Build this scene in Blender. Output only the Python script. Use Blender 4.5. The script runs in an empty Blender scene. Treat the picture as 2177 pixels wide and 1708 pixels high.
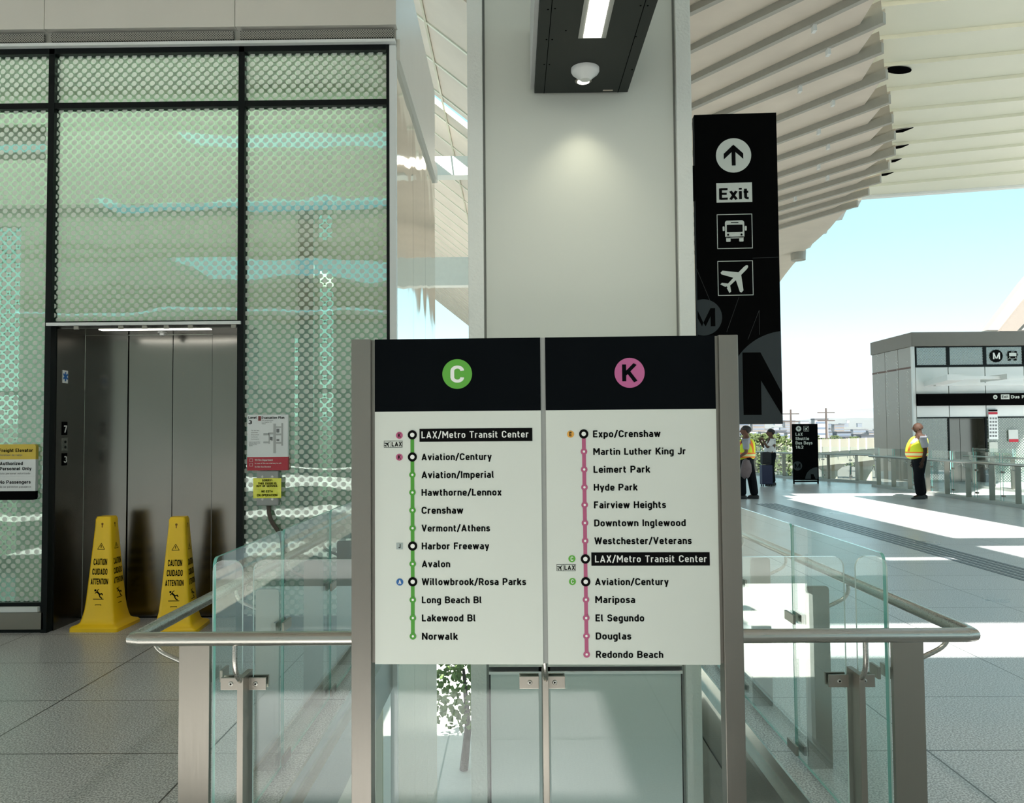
import bpy, bmesh, math, random
from mathutils import Vector, Matrix
random.seed(7)
sc = bpy.context.scene
COL = sc.collection
# ------------------------------------------------------------------ camera
W, H, F, PCX, PCY = 2177.0, 1708.0, 1750.0, 1074.0, 854.0
EYE = Vector((0, 0, 1.6))
YAW, PITCH, ROLL = math.radians(0.6), math.atan(71 / 1750), math.radians(0.45)
_f = Vector((-math.sin(YAW) * math.cos(PITCH), math.cos(YAW) * math.cos(PITCH), math.sin(PITCH)))
_r = Vector((math.cos(YAW), math.sin(YAW), 0))
_u = _r.cross(_f)
R_ = _r * math.cos(ROLL) - _u * math.sin(ROLL)
U_ = _u * math.cos(ROLL) + _r * math.sin(ROLL)
cam = bpy.data.cameras.new('camera')
cam.sensor_fit = 'HORIZONTAL'
cam.sensor_width = 36
cam.lens = F * 36 / W
cam.shift_x = (W / 2 - PCX) / W
cam.clip_start = 0.05
cam.clip_end = 40000
co = bpy.data.objects.new('camera', cam)
COL.objects.link(co)
m = Matrix.Identity(4)
for i in range(3):
    m[i][0], m[i][1], m[i][2], m[i][3] = R_[i], U_[i], -_f[i], EYE[i]
co.matrix_world = m
sc.camera = co

def ray(px, py):
    return _f + R_ * ((px - PCX) / F) - U_ * ((py - PCY) / F)
def PY(px, py, y):
    d = ray(px, py); return EYE + d * ((y - EYE.y) / d.y)
def PZ(px, py, z=0.0):
    d = ray(px, py); return EYE + d * ((z - EYE.z) / d.z)
def PP(px, py, p0, n):
    d = ray(px, py); return EYE + d * ((p0 - EYE).dot(n) / d.dot(n))

# ------------------------------------------------------------------ view, world, sun
sc.view_settings.view_transform = 'Standard'
sc.view_settings.look = 'None'
sc.view_settings.exposure = 0.48
sc.view_settings.gamma = 1
sc.view_settings.use_curve_mapping = False
sc.cycles.transparent_max_bounces = 40
sc.cycles.max_bounces = 10
sc.cycles.diffuse_bounces = 5
sc.cycles.glossy_bounces = 5
wd = bpy.data.worlds.new('world'); sc.world = wd; wd.use_nodes = True
nt = wd.node_tree; nt.nodes.clear()
o_ = nt.nodes.new('ShaderNodeOutputWorld'); bg = nt.nodes.new('ShaderNodeBackground')
tc = nt.nodes.new('ShaderNodeTexCoord'); sp = nt.nodes.new('ShaderNodeSeparateXYZ'); cr = nt.nodes.new('ShaderNodeValToRGB')
nt.links.new(tc.outputs['Generated'], sp.inputs[0]); nt.links.new(sp.outputs['Z'], cr.inputs[0])
nt.links.new(cr.outputs[0], bg.inputs[0]); nt.links.new(bg.outputs[0], o_.inputs[0])
cr.color_ramp.elements[0].position = 0.0; cr.color_ramp.elements[0].color = (0.74, 0.86, 0.88, 1)
cr.color_ramp.elements[1].position = 1.0; cr.color_ramp.elements[1].color = (0.50, 0.66, 0.78, 1)
for p_, c_ in ((0.035, (0.86, 1.02, 1.06)), (0.08, (0.74, 1.0, 1.06)), (0.14, (0.56, 0.94, 1.02)), (0.22, (0.44, 0.84, 0.94)), (0.30, (0.38, 0.78, 0.90)), (0.55, (0.42, 0.62, 0.72))):
    e = cr.color_ramp.elements.new(p_); e.color = c_ + (1,)
bg.inputs[1].default_value = 1.0
SUN_SHIFT = (1.0, 7.5)          # how far a sunbeam travels over the floor from the roof at 8.6 m
sl = bpy.data.lights.new('sun', 'SUN'); sl.energy = 17.0; sl.angle = math.radians(0.6); sl.color = (1, 0.97, 0.92)
so = bpy.data.objects.new('sun', sl); COL.objects.link(so)
so.rotation_euler = Vector((SUN_SHIFT[0], SUN_SHIFT[1], -8.6)).to_track_quat('-Z', 'Y').to_euler()
so.location = (0, -20, 30)

# ------------------------------------------------------------------ materials
MATS = {}
def base_mat(name):
    m = bpy.data.materials.new(name); m.use_nodes = True
    nt = m.node_tree; b = nt.nodes['Principled BSDF']; return m, nt, b
def setp(b, **k):
    for n, v in k.items():
        b.inputs[n.replace('_', ' ')].default_value = v
def mat(name, col, rough=0.5, metal=0.0, var=0.06, scale=6.0, bump=0.0, bscale=60, emit=None, es=0, spec=0.5, stretch=None, coat=0):
    if name in MATS: return MATS[name]
    m, nt, b = base_mat(name)
    N = nt.nodes; L = nt.links
    tc = N.new('ShaderNodeTexCoord'); mp = N.new('ShaderNodeMapping')
    L.new(tc.outputs['Object'], mp.inputs[0])
    if stretch: mp.inputs['Scale'].default_value = stretch
    nz = N.new('ShaderNodeTexNoise'); nz.inputs['Scale'].default_value = scale; nz.inputs['Detail'].default_value = 4
    L.new(mp.outputs[0], nz.inputs['Vector'])
    mx = N.new('ShaderNodeMix'); mx.data_type = 'RGBA'
    mx.inputs[6].default_value = tuple(max(0, c * (1 - var)) for c in col) + (1,)
    mx.inputs[7].default_value = tuple(min(1, c * (1 + var)) for c in col) + (1,)
    L.new(nz.outputs[0], mx.inputs[0]); L.new(mx.outputs[2], b.inputs['Base Color'])
    setp(b, Roughness=rough, Metallic=metal)
    b.inputs['Specular IOR Level'].default_value = spec
    if coat: b.inputs['Coat Weight'].default_value = coat; b.inputs['Coat Roughness'].default_value = 0.08
    if bump:
        n2 = N.new('ShaderNodeTexNoise'); n2.inputs['Scale'].default_value = bscale; n2.inputs['Detail'].default_value = 3
        L.new(mp.outputs[0], n2.inputs['Vector'])
        bp = N.new('ShaderNodeBump'); bp.inputs['Strength'].default_value = bump; bp.inputs['Distance'].default_value = 0.01
        L.new(n2.outputs[0], bp.inputs['Height']); L.new(bp.outputs[0], b.inputs['Normal'])
    if emit:
        b.inputs['Emission Color'].default_value = tuple(emit) + (1,); b.inputs['Emission Strength'].default_value = es
    MATS[name] = m; return m
def steel(name, col, rough=0.3, var=0.08, vertical=True, streak=1.0, wave=0.0, metal=1.0):
    if name in MATS: return MATS[name]
    m, nt, b = base_mat(name); N = nt.nodes; L = nt.links
    tc = N.new('ShaderNodeTexCoord'); mp = N.new('ShaderNodeMapping'); L.new(tc.outputs['Object'], mp.inputs[0])
    mp.inputs['Scale'].default_value = (60, 60, 1.5) if vertical else (1.5, 60, 60)
    nz = N.new('ShaderNodeTexNoise'); nz.inputs['Scale'].default_value = 4; nz.inputs['Detail'].default_value = 5
    L.new(mp.outputs[0], nz.inputs['Vector'])
    n2 = N.new('ShaderNodeTexNoise'); n2.inputs['Scale'].default_value = 1.2; n2.inputs['Detail'].default_value = 3
    L.new(tc.outputs['Object'], n2.inputs['Vector'])
    mx = N.new('ShaderNodeMix'); mx.data_type = 'RGBA'
    mx.inputs[6].default_value = tuple(c * (1 - var) for c in col) + (1,); mx.inputs[7].default_value = tuple(min(1, c * (1 + var)) for c in col) + (1,)
    L.new(n2.outputs[0], mx.inputs[0]); L.new(mx.outputs[2], b.inputs['Base Color'])
    mr = N.new('ShaderNodeMapRange'); mr.inputs['To Min'].default_value = rough * 0.8; mr.inputs['To Max'].default_value = rough * 1.25
    L.new(nz.outputs[0], mr.inputs[0]); L.new(mr.outputs[0], b.inputs['Roughness'])
    b.inputs['Metallic'].default_value = metal
    if wave:
        n3 = N.new('ShaderNodeTexNoise'); n3.inputs['Scale'].default_value = 1.6; n3.inputs['Detail'].default_value = 1
        L.new(tc.outputs['Object'], n3.inputs['Vector'])
        bp = N.new('ShaderNodeBump'); bp.inputs['Strength'].default_value = wave; bp.inputs['Distance'].default_value = 0.05
        L.new(n3.outputs[0], bp.inputs['Height']); L.new(bp.outputs[0], b.inputs['Normal'])
    MATS[name] = m; return m
def clear_glass(name, tint=(0.93, 0.97, 0.95), ior=1.45, rough=0.0, boost=0.0, refl=(1, 1, 1), dots=None, dotcol=(0.55, 0.6, 0.56), wave=0.0):
    if name in MATS: return MATS[name]
    m = bpy.data.materials.new(name); m.use_nodes = True; nt = m.node_tree; nt.nodes.clear(); N = nt.nodes; L = nt.links
    out = N.new('ShaderNodeOutputMaterial'); tr = N.new('ShaderNodeBsdfTransparent'); gl = N.new('ShaderNodeBsdfGlossy')
    tr.inputs[0].default_value = tint + (1,); gl.inputs[0].default_value = refl + (1,); gl.inputs['Roughness'].default_value = rough
    fr = N.new('ShaderNodeFresnel'); ge = N.new('ShaderNodeNewGeometry'); io = N.new('ShaderNodeMapRange')
    io.inputs['To Min'].default_value = ior; io.inputs['To Max'].default_value = 1 / ior
    L.new(ge.outputs['Backfacing'], io.inputs[0]); L.new(io.outputs[0], fr.inputs[0])
    ad = N.new('ShaderNodeMath'); ad.operation = 'ADD'; ad.use_clamp = True; ad.inputs[1].default_value = boost
    L.new(fr.outputs[0], ad.inputs[0]); mx = N.new('ShaderNodeMixShader')
    L.new(ad.outputs[0], mx.inputs[0]); L.new(tr.outputs[0], mx.inputs[1]); L.new(gl.outputs[0], mx.inputs[2])
    tc = N.new('ShaderNodeTexCoord')
    if wave:
        nz = N.new('ShaderNodeTexNoise'); nz.inputs['Scale'].default_value = 1.3; nz.inputs['Detail'].default_value = 1
        L.new(tc.outputs['Object'], nz.inputs['Vector']); bp = N.new('ShaderNodeBump'); bp.inputs['Strength'].default_value = wave; bp.inputs['Distance'].default_value = 0.05
        L.new(nz.outputs[0], bp.inputs['Height']); L.new(bp.outputs[0], gl.inputs['Normal'])
    last = mx
    if dots:
        pitch, rad = dots
        sep = N.new('ShaderNodeSeparateXYZ'); L.new(tc.outputs['Object'], sep.inputs[0])
        def M(op, a, b=None, c=None):
            n = N.new('ShaderNodeMath'); n.operation = op
            for i, v in enumerate((a, b, c)):
                if v is None: continue
                if isinstance(v, (int, float)): n.inputs[i].default_value = v
                else: L.new(v, n.inputs[i])
            return n.outputs[0]
        # horizontal axis: x + y so that it also works on faces along y
        hx = M('ADD', sep.outputs[0], sep.outputs[1]); u = M('DIVIDE', hx, pitch); v = M('DIVIDE', sep.outputs[2], pitch)
        ds = []
        for off in (0.0, 0.5):
            a = M('SUBTRACT', M('FRACT', M('ADD', u, off + 100)), 0.5); b = M('SUBTRACT', M('FRACT', M('ADD', v, off + 100)), 0.5)
            ds.append(M('SQRT', M('ADD', M('MULTIPLY', a, a), M('MULTIPLY', b, b))))
        lt = M('LESS_THAN', M('MINIMUM', ds[0], ds[1]), rad / pitch)
        df = N.new('ShaderNodeBsdfDiffuse'); df.inputs[0].default_value = dotcol + (1,)
        tl = N.new('ShaderNodeBsdfTranslucent'); tl.inputs[0].default_value = tuple(c * .5 for c in dotcol) + (1,)
        as_ = N.new('ShaderNodeAddShader'); L.new(df.outputs[0], as_.inputs[0]); L.new(tl.outputs[0], as_.inputs[1])
        g2 = N.new('ShaderNodeMixShader'); L.new(fr.outputs[0], g2.inputs[0]); L.new(as_.outputs[0], g2.inputs[1]); L.new(gl.outputs[0], g2.inputs[2])
        mm = N.new('ShaderNodeMixShader'); L.new(lt, mm.inputs[0]); L.new(mx.outputs[0], mm.inputs[1]); L.new(g2.outputs[0], mm.inputs[2]); last = mm
    L.new(last.outputs[0], out.inputs[0])
    MATS[name] = m; return m

STEEL = steel('brushed stainless steel', (0.285, 0.265, 0.23), 0.36)
STEELH = steel('brushed stainless tube', (0.42, 0.41, 0.37), 0.28, vertical=False)
STEELP = steel('brushed stainless sign post', (0.225, 0.21, 0.185), 0.38)
CLADD = steel('brushed metal cladding', (0.68, 0.665, 0.61), 0.36, vertical=False, wave=0.05, metal=0.45)
DOORS = steel('dark brushed elevator steel', (0.20, 0.19, 0.17), 0.20, wave=0.10)
MIRR = steel('polished metal panel', (0.80, 0.78, 0.70), 0.05, wave=0.12)
GLASS = clear_glass('clear guard glass', (0.95, 0.985, 0.97), 1.5)
GEDGE = mat('green glass edge', (0.16, 0.42, 0.36), 0.15, var=0.1)
FRIT = clear_glass('green tinted dotted glass', (0.61, 0.75, 0.65), 1.6, boost=0.16, refl=(.92, 1, .95), dots=(0.0775, 0.0198), dotcol=(0.48, 0.50, 0.46), wave=0.10)
FRITB = clear_glass('rear dotted glass', (0.95, 1, 0.97), 1.5, dots=(0.0775, 0.0115), dotcol=(0.35, 0.40, 0.36))
BLACK = mat('black paint', (0.002, 0.002, 0.002), 0.6, var=0.2, spec=0.02)
PRINT = mat('black print', (0.003, 0.003, 0.003), 0.6, var=0.1, spec=0.05)
HEAD = mat('black enamel header', (0.003, 0.004, 0.005), 0.5, var=0.2, spec=0.02)
DFRAME = mat('dark window frame', (0.004, 0.006, 0.006), 0.4, var=0.2, spec=.15)
WHITEP = mat('white enamel panel', (0.56, 0.585, 0.525), 0.42, var=0.015)
WTEXT = mat('white print', (0.72, 0.72, 0.68), 0.5, var=0.02)
GREYP = mat('grey print', (0.04, 0.047, 0.05), 0.5, spec=.1)
GREEN = mat('green print', (0.05, 0.26, 0.018), 0.5)
GREENB = mat('bright green print', (0.085, 0.33, 0.03), 0.5)
PINK = mat('pink print', (0.38, 0.075, 0.16), 0.5)
ORANGE = mat('amber print', (0.62, 0.30, 0.04), 0.5)
BLUE = mat('blue print', (0.01, 0.10, 0.30), 0.5)
SILV = mat('silver grey print', (0.30, 0.35, 0.33), 0.5)
RED = mat('red print', (0.42, 0.012, 0.03), 0.4)
YELL = mat('yellow plastic cone', (0.95, 0.60, 0.01), 0.38, var=0.04, bump=0.03, bscale=200)
LIME = mat('yellow gloss sticker', (0.80, 0.80, 0.02), 0.2, var=0.1, scale=20, coat=0.5)
GOLD = mat('mustard print', (0.62, 0.45, 0.05), 0.5)
PLASTER = mat('rough off-white paint', (0.60, 0.62, 0.57), 0.55, var=0.03, bump=0.35, bscale=70)
COLP = mat('smooth off-white panel', (0.50, 0.52, 0.46), 0.5, var=0.03, scale=1.5)
TRIMW = mat('white trim', (0.70, 0.72, 0.70), 0.4, var=0.02)
CREAM = mat('cream wall panel', (0.74, 0.74, 0.62), 0.25, var=0.02)
WALLI = mat('pale inner wall', (0.66, 0.70, 0.63), 0.6, var=0.05, scale=1)
CONC = mat('grey concrete', (0.36, 0.37, 0.34), 0.7, var=0.1, bump=0.1)
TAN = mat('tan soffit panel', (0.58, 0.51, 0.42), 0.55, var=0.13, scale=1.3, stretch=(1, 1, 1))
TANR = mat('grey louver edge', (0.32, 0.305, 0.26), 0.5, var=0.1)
CANW = mat('off-white canopy panel', (0.66, 0.66, 0.53), 0.35, var=0.04, scale=0.8)
FASC = mat('pale grey fascia', (0.62, 0.64, 0.62), 0.5, var=0.05)
LBOX = mat('dark grey lamp box', (0.022, 0.026, 0.022), 0.5, var=0.06, scale=3, spec=.15)
LAMP = mat('lit lamp diffuser', (1, 1, 1), 0.5, emit=(1, 0.97, 0.86), es=2.6)
PLAST = mat('white plastic', (0.62, 0.63, 0.60), 0.4)
VOID = mat('dark opening', (0.003, 0.003, 0.003), 0.9, spec=0.0)

def terrazzo():
    m, nt, b = base_mat('grey terrazzo with joints'); N = nt.nodes; L = nt.links
    tc = N.new('ShaderNodeTexCoord'); sep = N.new('ShaderNodeSeparateXYZ'); L.new(tc.outputs['Object'], sep.inputs[0])
    def M(op, a, b_=None):
        n = N.new('ShaderNodeMath'); n.operation = op
        for i, v in enumerate((a, b_)):
            if v is None: continue
            if isinstance(v, (int, float)): n.inputs[i].default_value = v
            else: L.new(v, n.inputs[i])
        return n.outputs[0]
    def line(axis, pitch, off, w):
        f = M('FRACT', M('DIVIDE', M('ADD', sep.outputs[axis], 121 * pitch - off + w / 2), pitch)); return M('LESS_THAN', f, w / pitch)
    j = M('MAXIMUM', line(0, 1.21, -2.78, 0.009), line(1, 0.842, 4.22, 0.009))
    nz = N.new('ShaderNodeTexNoise'); nz.inputs['Scale'].default_value = 110; nz.inputs['Detail'].default_value = 2
    L.new(tc.outputs['Object'], nz.inputs['Vector'])
    cr = N.new('ShaderNodeValToRGB'); cr.color_ramp.elements[0].position = 0.40; cr.color_ramp.elements[0].color = (0.28, 0.285, 0.29, 1)
    cr.color_ramp.elements[1].position = 0.60; cr.color_ramp.elements[1].color = (0.76, 0.77, 0.77, 1)
    L.new(nz.outputs[0], cr.inputs[0])
    n2 = N.new('ShaderNodeTexNoise'); n2.inputs['Scale'].default_value = 0.7; n2.inputs['Detail'].default_value = 4
    L.new(tc.outputs['Object'], n2.inputs['Vector'])
    mx0 = N.new('ShaderNodeMix'); mx0.data_type = 'RGBA'; mx0.blend_type = 'MULTIPLY'; mx0.inputs[0].default_value = 0.35
    L.new(cr.outputs[0], mx0.inputs[6]); L.new(n2.outputs[0], mx0.inputs[7])
    mx = N.new('ShaderNodeMix'); mx.data_type = 'RGBA'; L.new(j, mx.inputs[0]); L.new(mx0.outputs[2], mx.inputs[6]); mx.inputs[7].default_value = (0.05, 0.05, 0.045, 1)
    L.new(mx.outputs[2], b.inputs['Base Color'])
    mr = N.new('ShaderNodeMapRange'); mr.inputs['To Min'].default_value = 0.20; mr.inputs['To Max'].default_value = 0.42
    L.new(n2.outputs[0], mr.inputs[0]); L.new(mr.outputs[0], b.inputs['Roughness'])
    b.inputs['Specular IOR Level'].default_value = 0.6
    return m
TERR = terrazzo()

# ------------------------------------------------------------------ mesh helpers
class MB:
    def __init__(s): s.v = []; s.f = []; s.mi = []; s.cur = 0
    def add(s, vs, fs):
        n = len(s.v); s.v += [tuple(p) for p in vs]
        for f in fs: s.f.append([n + i for i in f]); s.mi.append(s.cur)
        return s
    def box(s, x0, x1, y0, y1, z0, z1):
        return s.hexa([(x0, y0, z0), (x1, y0, z0), (x1, y1, z0), (x0, y1, z0)], [(x0, y0, z1), (x1, y0, z1), (x1, y1, z1), (x0, y1, z1)])
    def hexa(s, lo, hi):
        return s.add(list(lo) + list(hi), [(3, 2, 1, 0), (4, 5, 6, 7), (0, 1, 5, 4), (1, 2, 6, 5), (2, 3, 7, 6), (3, 0, 4, 7)])
    def prism(s, poly, ext):
        """poly: 3-D points, extruded by vector ext"""
        n = len(poly); ext = Vector(ext); a = [Vector(p) for p in poly]; b = [p + ext for p in a]
        return s.add(a + b, [list(range(n))[::-1], list(range(n, 2 * n))] + [(i, (i + 1) % n, n + (i + 1) % n, n + i) for i in range(n)])
    def face(s, pts): return s.add(pts, [list(range(len(pts)))])
    def tube(s, pts, r, n=12, cap=True):
        pts = [Vector(p) for p in pts]; rings = []; prev = None
        for i, p in enumerate(pts):
            d = (pts[min(i + 1, len(pts) - 1)] - pts[max(i - 1, 0)]).normalized()
            if prev is None:
                a = Vector((0, 0, 1)) if abs(d.z) < 0.9 else Vector((1, 0, 0)); a = (a - d * a.dot(d)).normalized()
            else: a = (prev - d * prev.dot(d)).normalized()
            prev = a; b = d.cross(a); rr = r[i] if isinstance(r, (list, tuple)) else r
            # mitre compensation
            if 0 < i < len(pts) - 1:
                c = abs((pts[i] - pts[i - 1]).normalized().dot(d)); k = 1 / max(c, 0.5)
            else: k = 1
            bend = ((pts[min(i+1,len(pts)-1)] - pts[i]) - (pts[i] - pts[max(i-1,0)]))
            bend = bend - d * bend.dot(d)
            bn = bend.normalized() if bend.length > 1e-6 else None
            ring = []
            for t in range(n):
                q = a * math.cos(2 * math.pi * t / n) * rr + b * math.sin(2 * math.pi * t / n) * rr
                if bn is not None and k > 1.001: q = q + bn * q.dot(bn) * (k - 1)
                ring.append(p + q)
            rings.append(ring)
        vs = [q for ring in rings for q in ring]; fs = []
        for i in range(len(pts) - 1):
            for t in range(n): fs.append((i * n + t, i * n + (t + 1) % n, (i + 1) * n + (t + 1) % n, (i + 1) * n + t))
        if cap: fs += [list(range(n))[::-1], [(len(pts) - 1) * n + t for t in range(n)]]
        return s.add(vs, fs)
    def lathe(s, prof, c, n=24, axis=(0, 0, 1), sx=1, sy=1):
        ax = Vector(axis).normalized(); a = Vector((1, 0, 0)) if abs(ax.x) < 0.9 else Vector((0, 1, 0)); a = (a - ax * a.dot(ax)).normalized(); b = ax.cross(a)
        c = Vector(c); vs = []
        for r, z in prof:
            for t in range(n):
                th = 2 * math.pi * t / n; vs.append(c + ax * z + a * (r * sx * math.cos(th)) + b * (r * sy * math.sin(th)))
        fs = []
        for i in range(len(prof) - 1):
            for t in range(n): fs.append((i * n + t, i * n + (t + 1) % n, (i + 1) * n + (t + 1) % n, (i + 1) * n + t))
        fs += [list(range(n))[::-1], [(len(prof) - 1) * n + t for t in range(n)]]
        return s.add(vs, fs)
    def disc(s, c, r, U, V, n=28, ri=0, ext=None):
        c = Vector(c); U = Vector(U); V = Vector(V)
        o = [c + U * (r * math.cos(2 * math.pi * t / n)) + V * (r * math.sin(2 * math.pi * t / n)) for t in range(n)]
        if ri:
            q = [c + (p - c) * (ri / r) for p in o]
            return s.add(o + q, [(t, (t + 1) % n, n + (t + 1) % n, n + t) for t in range(n)])
        return s.add(o, [list(range(n))])

def build(name, mb, mats, parent=None, smooth=False, bevel=0.0):
    org = Vector((0, 0, 0))
    if parent is not None:
        q = parent
        while q is not None: org += q.location; q = q.parent
    me = bpy.data.meshes.new(name)
    me.from_pydata([tuple(Vector(v) - org) for v in mb.v], [], mb.f)
    if not isinstance(mats, (list, tuple)): mats = [mats]
    for mm in mats: me.materials.append(mm)
    if len(mats) > 1:
        for p, i in zip(me.polygons, mb.mi): p.material_index = i
    bm = bmesh.new(); bm.from_mesh(me); bmesh.ops.recalc_face_normals(bm, faces=bm.faces)
    if bevel:
        bmesh.ops.remove_doubles(bm, verts=bm.verts, dist=1e-5)
        es = [e for e in bm.edges if len(e.link_faces) == 2 and e.calc_face_angle(0) > 0.6]
        bmesh.ops.bevel(bm, geom=es, offset=bevel, segments=2, profile=0.7, affect='EDGES')
    bm.to_mesh(me); bm.free()
    if smooth:
        for p in me.polygons: p.use_smooth = True
        try: me.set_sharp_from_angle(angle=math.radians(38))
        except Exception: pass
    o = bpy.data.objects.new(name, me); COL.objects.link(o)
    if parent is not None: o.parent = parent
    return o
def tag(o, label, cat, group=None, kind=None):
    if label: o['label'] = label
    if cat: o['category'] = cat
    if group: o['group'] = group
    if kind: o['kind'] = kind
    return o
def thing(name, loc, label, cat, group=None):
    o = bpy.data.objects.new(name, None); o.empty_display_size = 0.2; COL.objects.link(o); o.location = loc
    return tag(o, label, cat, group)
def struct(o): o['kind'] = 'structure'; return o
def kids(o): return [c for c in bpy.data.objects if c.parent == o]
def dup(o, loc=None, label=None, parent=None, rot=None, scale=None):
    def rec(a, par):
        c = a.copy(); COL.objects.link(c); c.parent = par
        for k in kids(a): rec(k, c)
        return c
    c = rec(o, parent)
    if loc is not None: c.location = loc
    if label: c['label'] = label
    if rot is not None: c.rotation_euler = (0, 0, rot)
    if scale is not None: c.scale = scale
    return c

# ------------------------------------------------------------------ lettering (monoline strokes, own shapes)
G = {
'A': (70, "8,0 35,93 62,0;18,25 52,25"), 'B': (64, "8,0 8,100;8,92 54,92,20 54,52,20 8,52;8,52 57,52,22 57,8,22 8,8"),
'C': (62, "55,70 55,92,24 8,92,24 8,8,24 55,8,24 55,30"), 'D': (64, "8,0 8,100;8,92 56,92,26 56,8,26 8,8"),
'E': (54, "8,0 8,100;8,92 54,92;8,51 48,51;8,8 54,8"), 'F': (52, "8,0 8,100;8,92 52,92;8,50 46,50"),
'G': (62, "55,70 55,92,24 8,92,24 8,8,24 55,8,24 55,48;55,48 34,48"), 'H': (64, "8,0 8,100;56,0 56,100;8,52 56,52"),
'I': (16, "8,0 8,100"), 'J': (46, "38,100 38,8,20 6,8,14 4,22"), 'K': (64, "8,0 8,100;58,102 12,42;26,58 60,-2"),
'L': (50, "8,0 8,100;8,8 50,8"), 'M': (80, "8,0 8,100;72,0 72,100;10,96 40,36 70,96"), 'N': (66, "8,0 8,100;58,0 58,100;9,95 57,5"),
'O': (62, "z8,8,24 8,92,24 54,92,24 54,8,24"), 'P': (60, "8,0 8,100;8,92 53,92,22 53,44,22 8,44"),
'R': (62, "8,0 8,100;8,92 53,92,22 53,46,22 8,46;34,46 56,-1"), 'S': (58, "50,74 48,92,20 8,92,20 8,54,18 50,50,18 50,8,20 8,8,20 7,28"),
'T': (58, "29,0 29,100;0,92 58,92"), 'U': (62, "8,100 8,8,24 54,8,24 54,100"), 'V': (64, "6,101 32,7 58,101"),
'W': (92, "6,101 26,7 46,92 66,7 86,101"), 'X': (62, "7,101 55,-1;55,101 7,-1"), 'Y': (60, "6,101 30,48 54,101;30,50 30,0"),
'Z': (56, "4,92 46,92 9,8 52,8"), 'a': (50, "10,64 42,64,17 42,0;42,38 8,38,14 8,8,14 42,8"),
'b': (52, "8,0 8,100;8,64 44,64,18 44,8,18 8,8"), 'c': (46, "39,50 39,64,18 8,64,18 8,8,18 39,8,18 39,22"),
'd': (52, "44,0 44,100;44,64 8,64,18 8,8,18 44,8"), 'e': (50, "9,34 43,34 43,64,18 8,64,18 8,8,18 42,8,12 44,18"),
'f': (34, "12,0 12,92,16 34,92;0,64 30,64"), 'g': (52, "44,72 44,-22,18 10,-22;44,64 8,64,18 8,6,18 44,6"),
'h': (50, "8,0 8,100;8,64 43,64,18 43,0"), 'i': (16, "8,0 8,72;8,84 8,100"), 'j': (18, "10,72 10,-22,10 -4,-22;10,84 10,100"),
'k': (50, "8,0 8,100;45,73 12,28;23,42 47,-1"), 'l': (24, "8,100 8,8,12 22,8"),
'm': (78, "8,0 8,72;8,64 39,64,16 39,0;36,64 70,64,16 70,0"), 'n': (50, "8,0 8,72;8,64 43,64,18 43,0"),
'o': (52, "z8,8,18 8,64,18 44,64,18 44,8,18"), 'p': (52, "8,-26 8,72;8,64 44,64,18 44,8,18 8,8"), 'q': (52, "44,-26 44,72;44,64 8,64,18 8,8,18 44,8"),
'r': (34, "8,0 8,72;8,64 34,64"), 's': (44, "38,54 36,64,13 8,64,13 8,38,12 38,35,12 38,8,13 8,8,13 6,20"),
't': (34, "12,92 12,8,14 32,8;0,64 30,64"), 'u': (50, "8,72 8,8,18 43,8;43,0 43,72"), 'v': (50, "5,73 25,6 45,73"),
'w': (74, "5,73 21,6 37,66 53,6 69,73"), 'x': (48, "5,73 43,-1;43,73 5,-1"), 'y': (50, "5,73 26,8;45,73 20,-27"), 'z': (44, "4,64 37,64 7,8 41,8"),
'/': (40, "2,-10 38,106"), '1': (34, "26,0 26,100;26,95 4,78"), '2': (54, "8,74 8,92,19 46,92,19 46,58,12 9,8 52,8"),
'3': (54, "8,92 46,92,19 46,52,17 22,52;22,52 48,52,19 48,8,19 8,8,16 7,24"), '7': (52, "2,92 45,92 18,0"),
'9': (54, "46,52 8,52,18 8,92,20 46,92,20 46,40,10 22,-1"), '0': (58, "z8,8,22 8,92,22 50,92,22 50,8,22"), '4': (58, "36,100 8,22 56,22;42,50 42,0"),
'5': (54, "48,92 10,92 10,56 46,56,18 46,8,18 8,8"), '&': (64, "60,0 12,72,10 26,94,12 42,76,12 8,32,16 30,8,16 60,42"), '!': (16, "8,28 8,100;8,0 8,16"), '.': (16, "8,0 8,16"), ',': (16, "8,-10 8,16"), '-': (30, "0,38 30,38"),
}
def round_path(pts, closed):
    out = []; n = len(pts)
    for i, p in enumerate(pts):
        x, y = p[0], p[1]; r = p[2] if len(p) > 2 else 0
        if r == 0 or (not closed and i in (0, n - 1)): out.append((x, y)); continue
        a = pts[i - 1]; b = pts[(i + 1) % n]
        va = Vector((a[0] - x, a[1] - y)); vb = Vector((b[0] - x, b[1] - y)); la, lb = va.length, vb.length
        va.normalize(); vb.normalize(); ang = va.angle(vb); d = min(r / max(math.tan(ang / 2), 1e-3), la * .5 if (len(a) > 2 or closed) else la, lb * .5 if (len(b) > 2 or closed) else lb)
        rr = d * math.tan(ang / 2)
        p0 = Vector((x, y)) + va * d; p1 = Vector((x, y)) + vb * d
        c = Vector((x, y)) + (va + vb).normalized() * math.hypot(d, rr)
        a0 = math.atan2(p0.y - c.y, p0.x - c.x); a1 = math.atan2(p1.y - c.y, p1.x - c.x); da = (a1 - a0 + math.pi) % (2 * math.pi) - math.pi
        k = 6
        for t in range(k + 1):
            th = a0 + da * t / k; out.append((c.x + rr * math.cos(th), c.y + rr * math.sin(th)))
    return out
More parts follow.
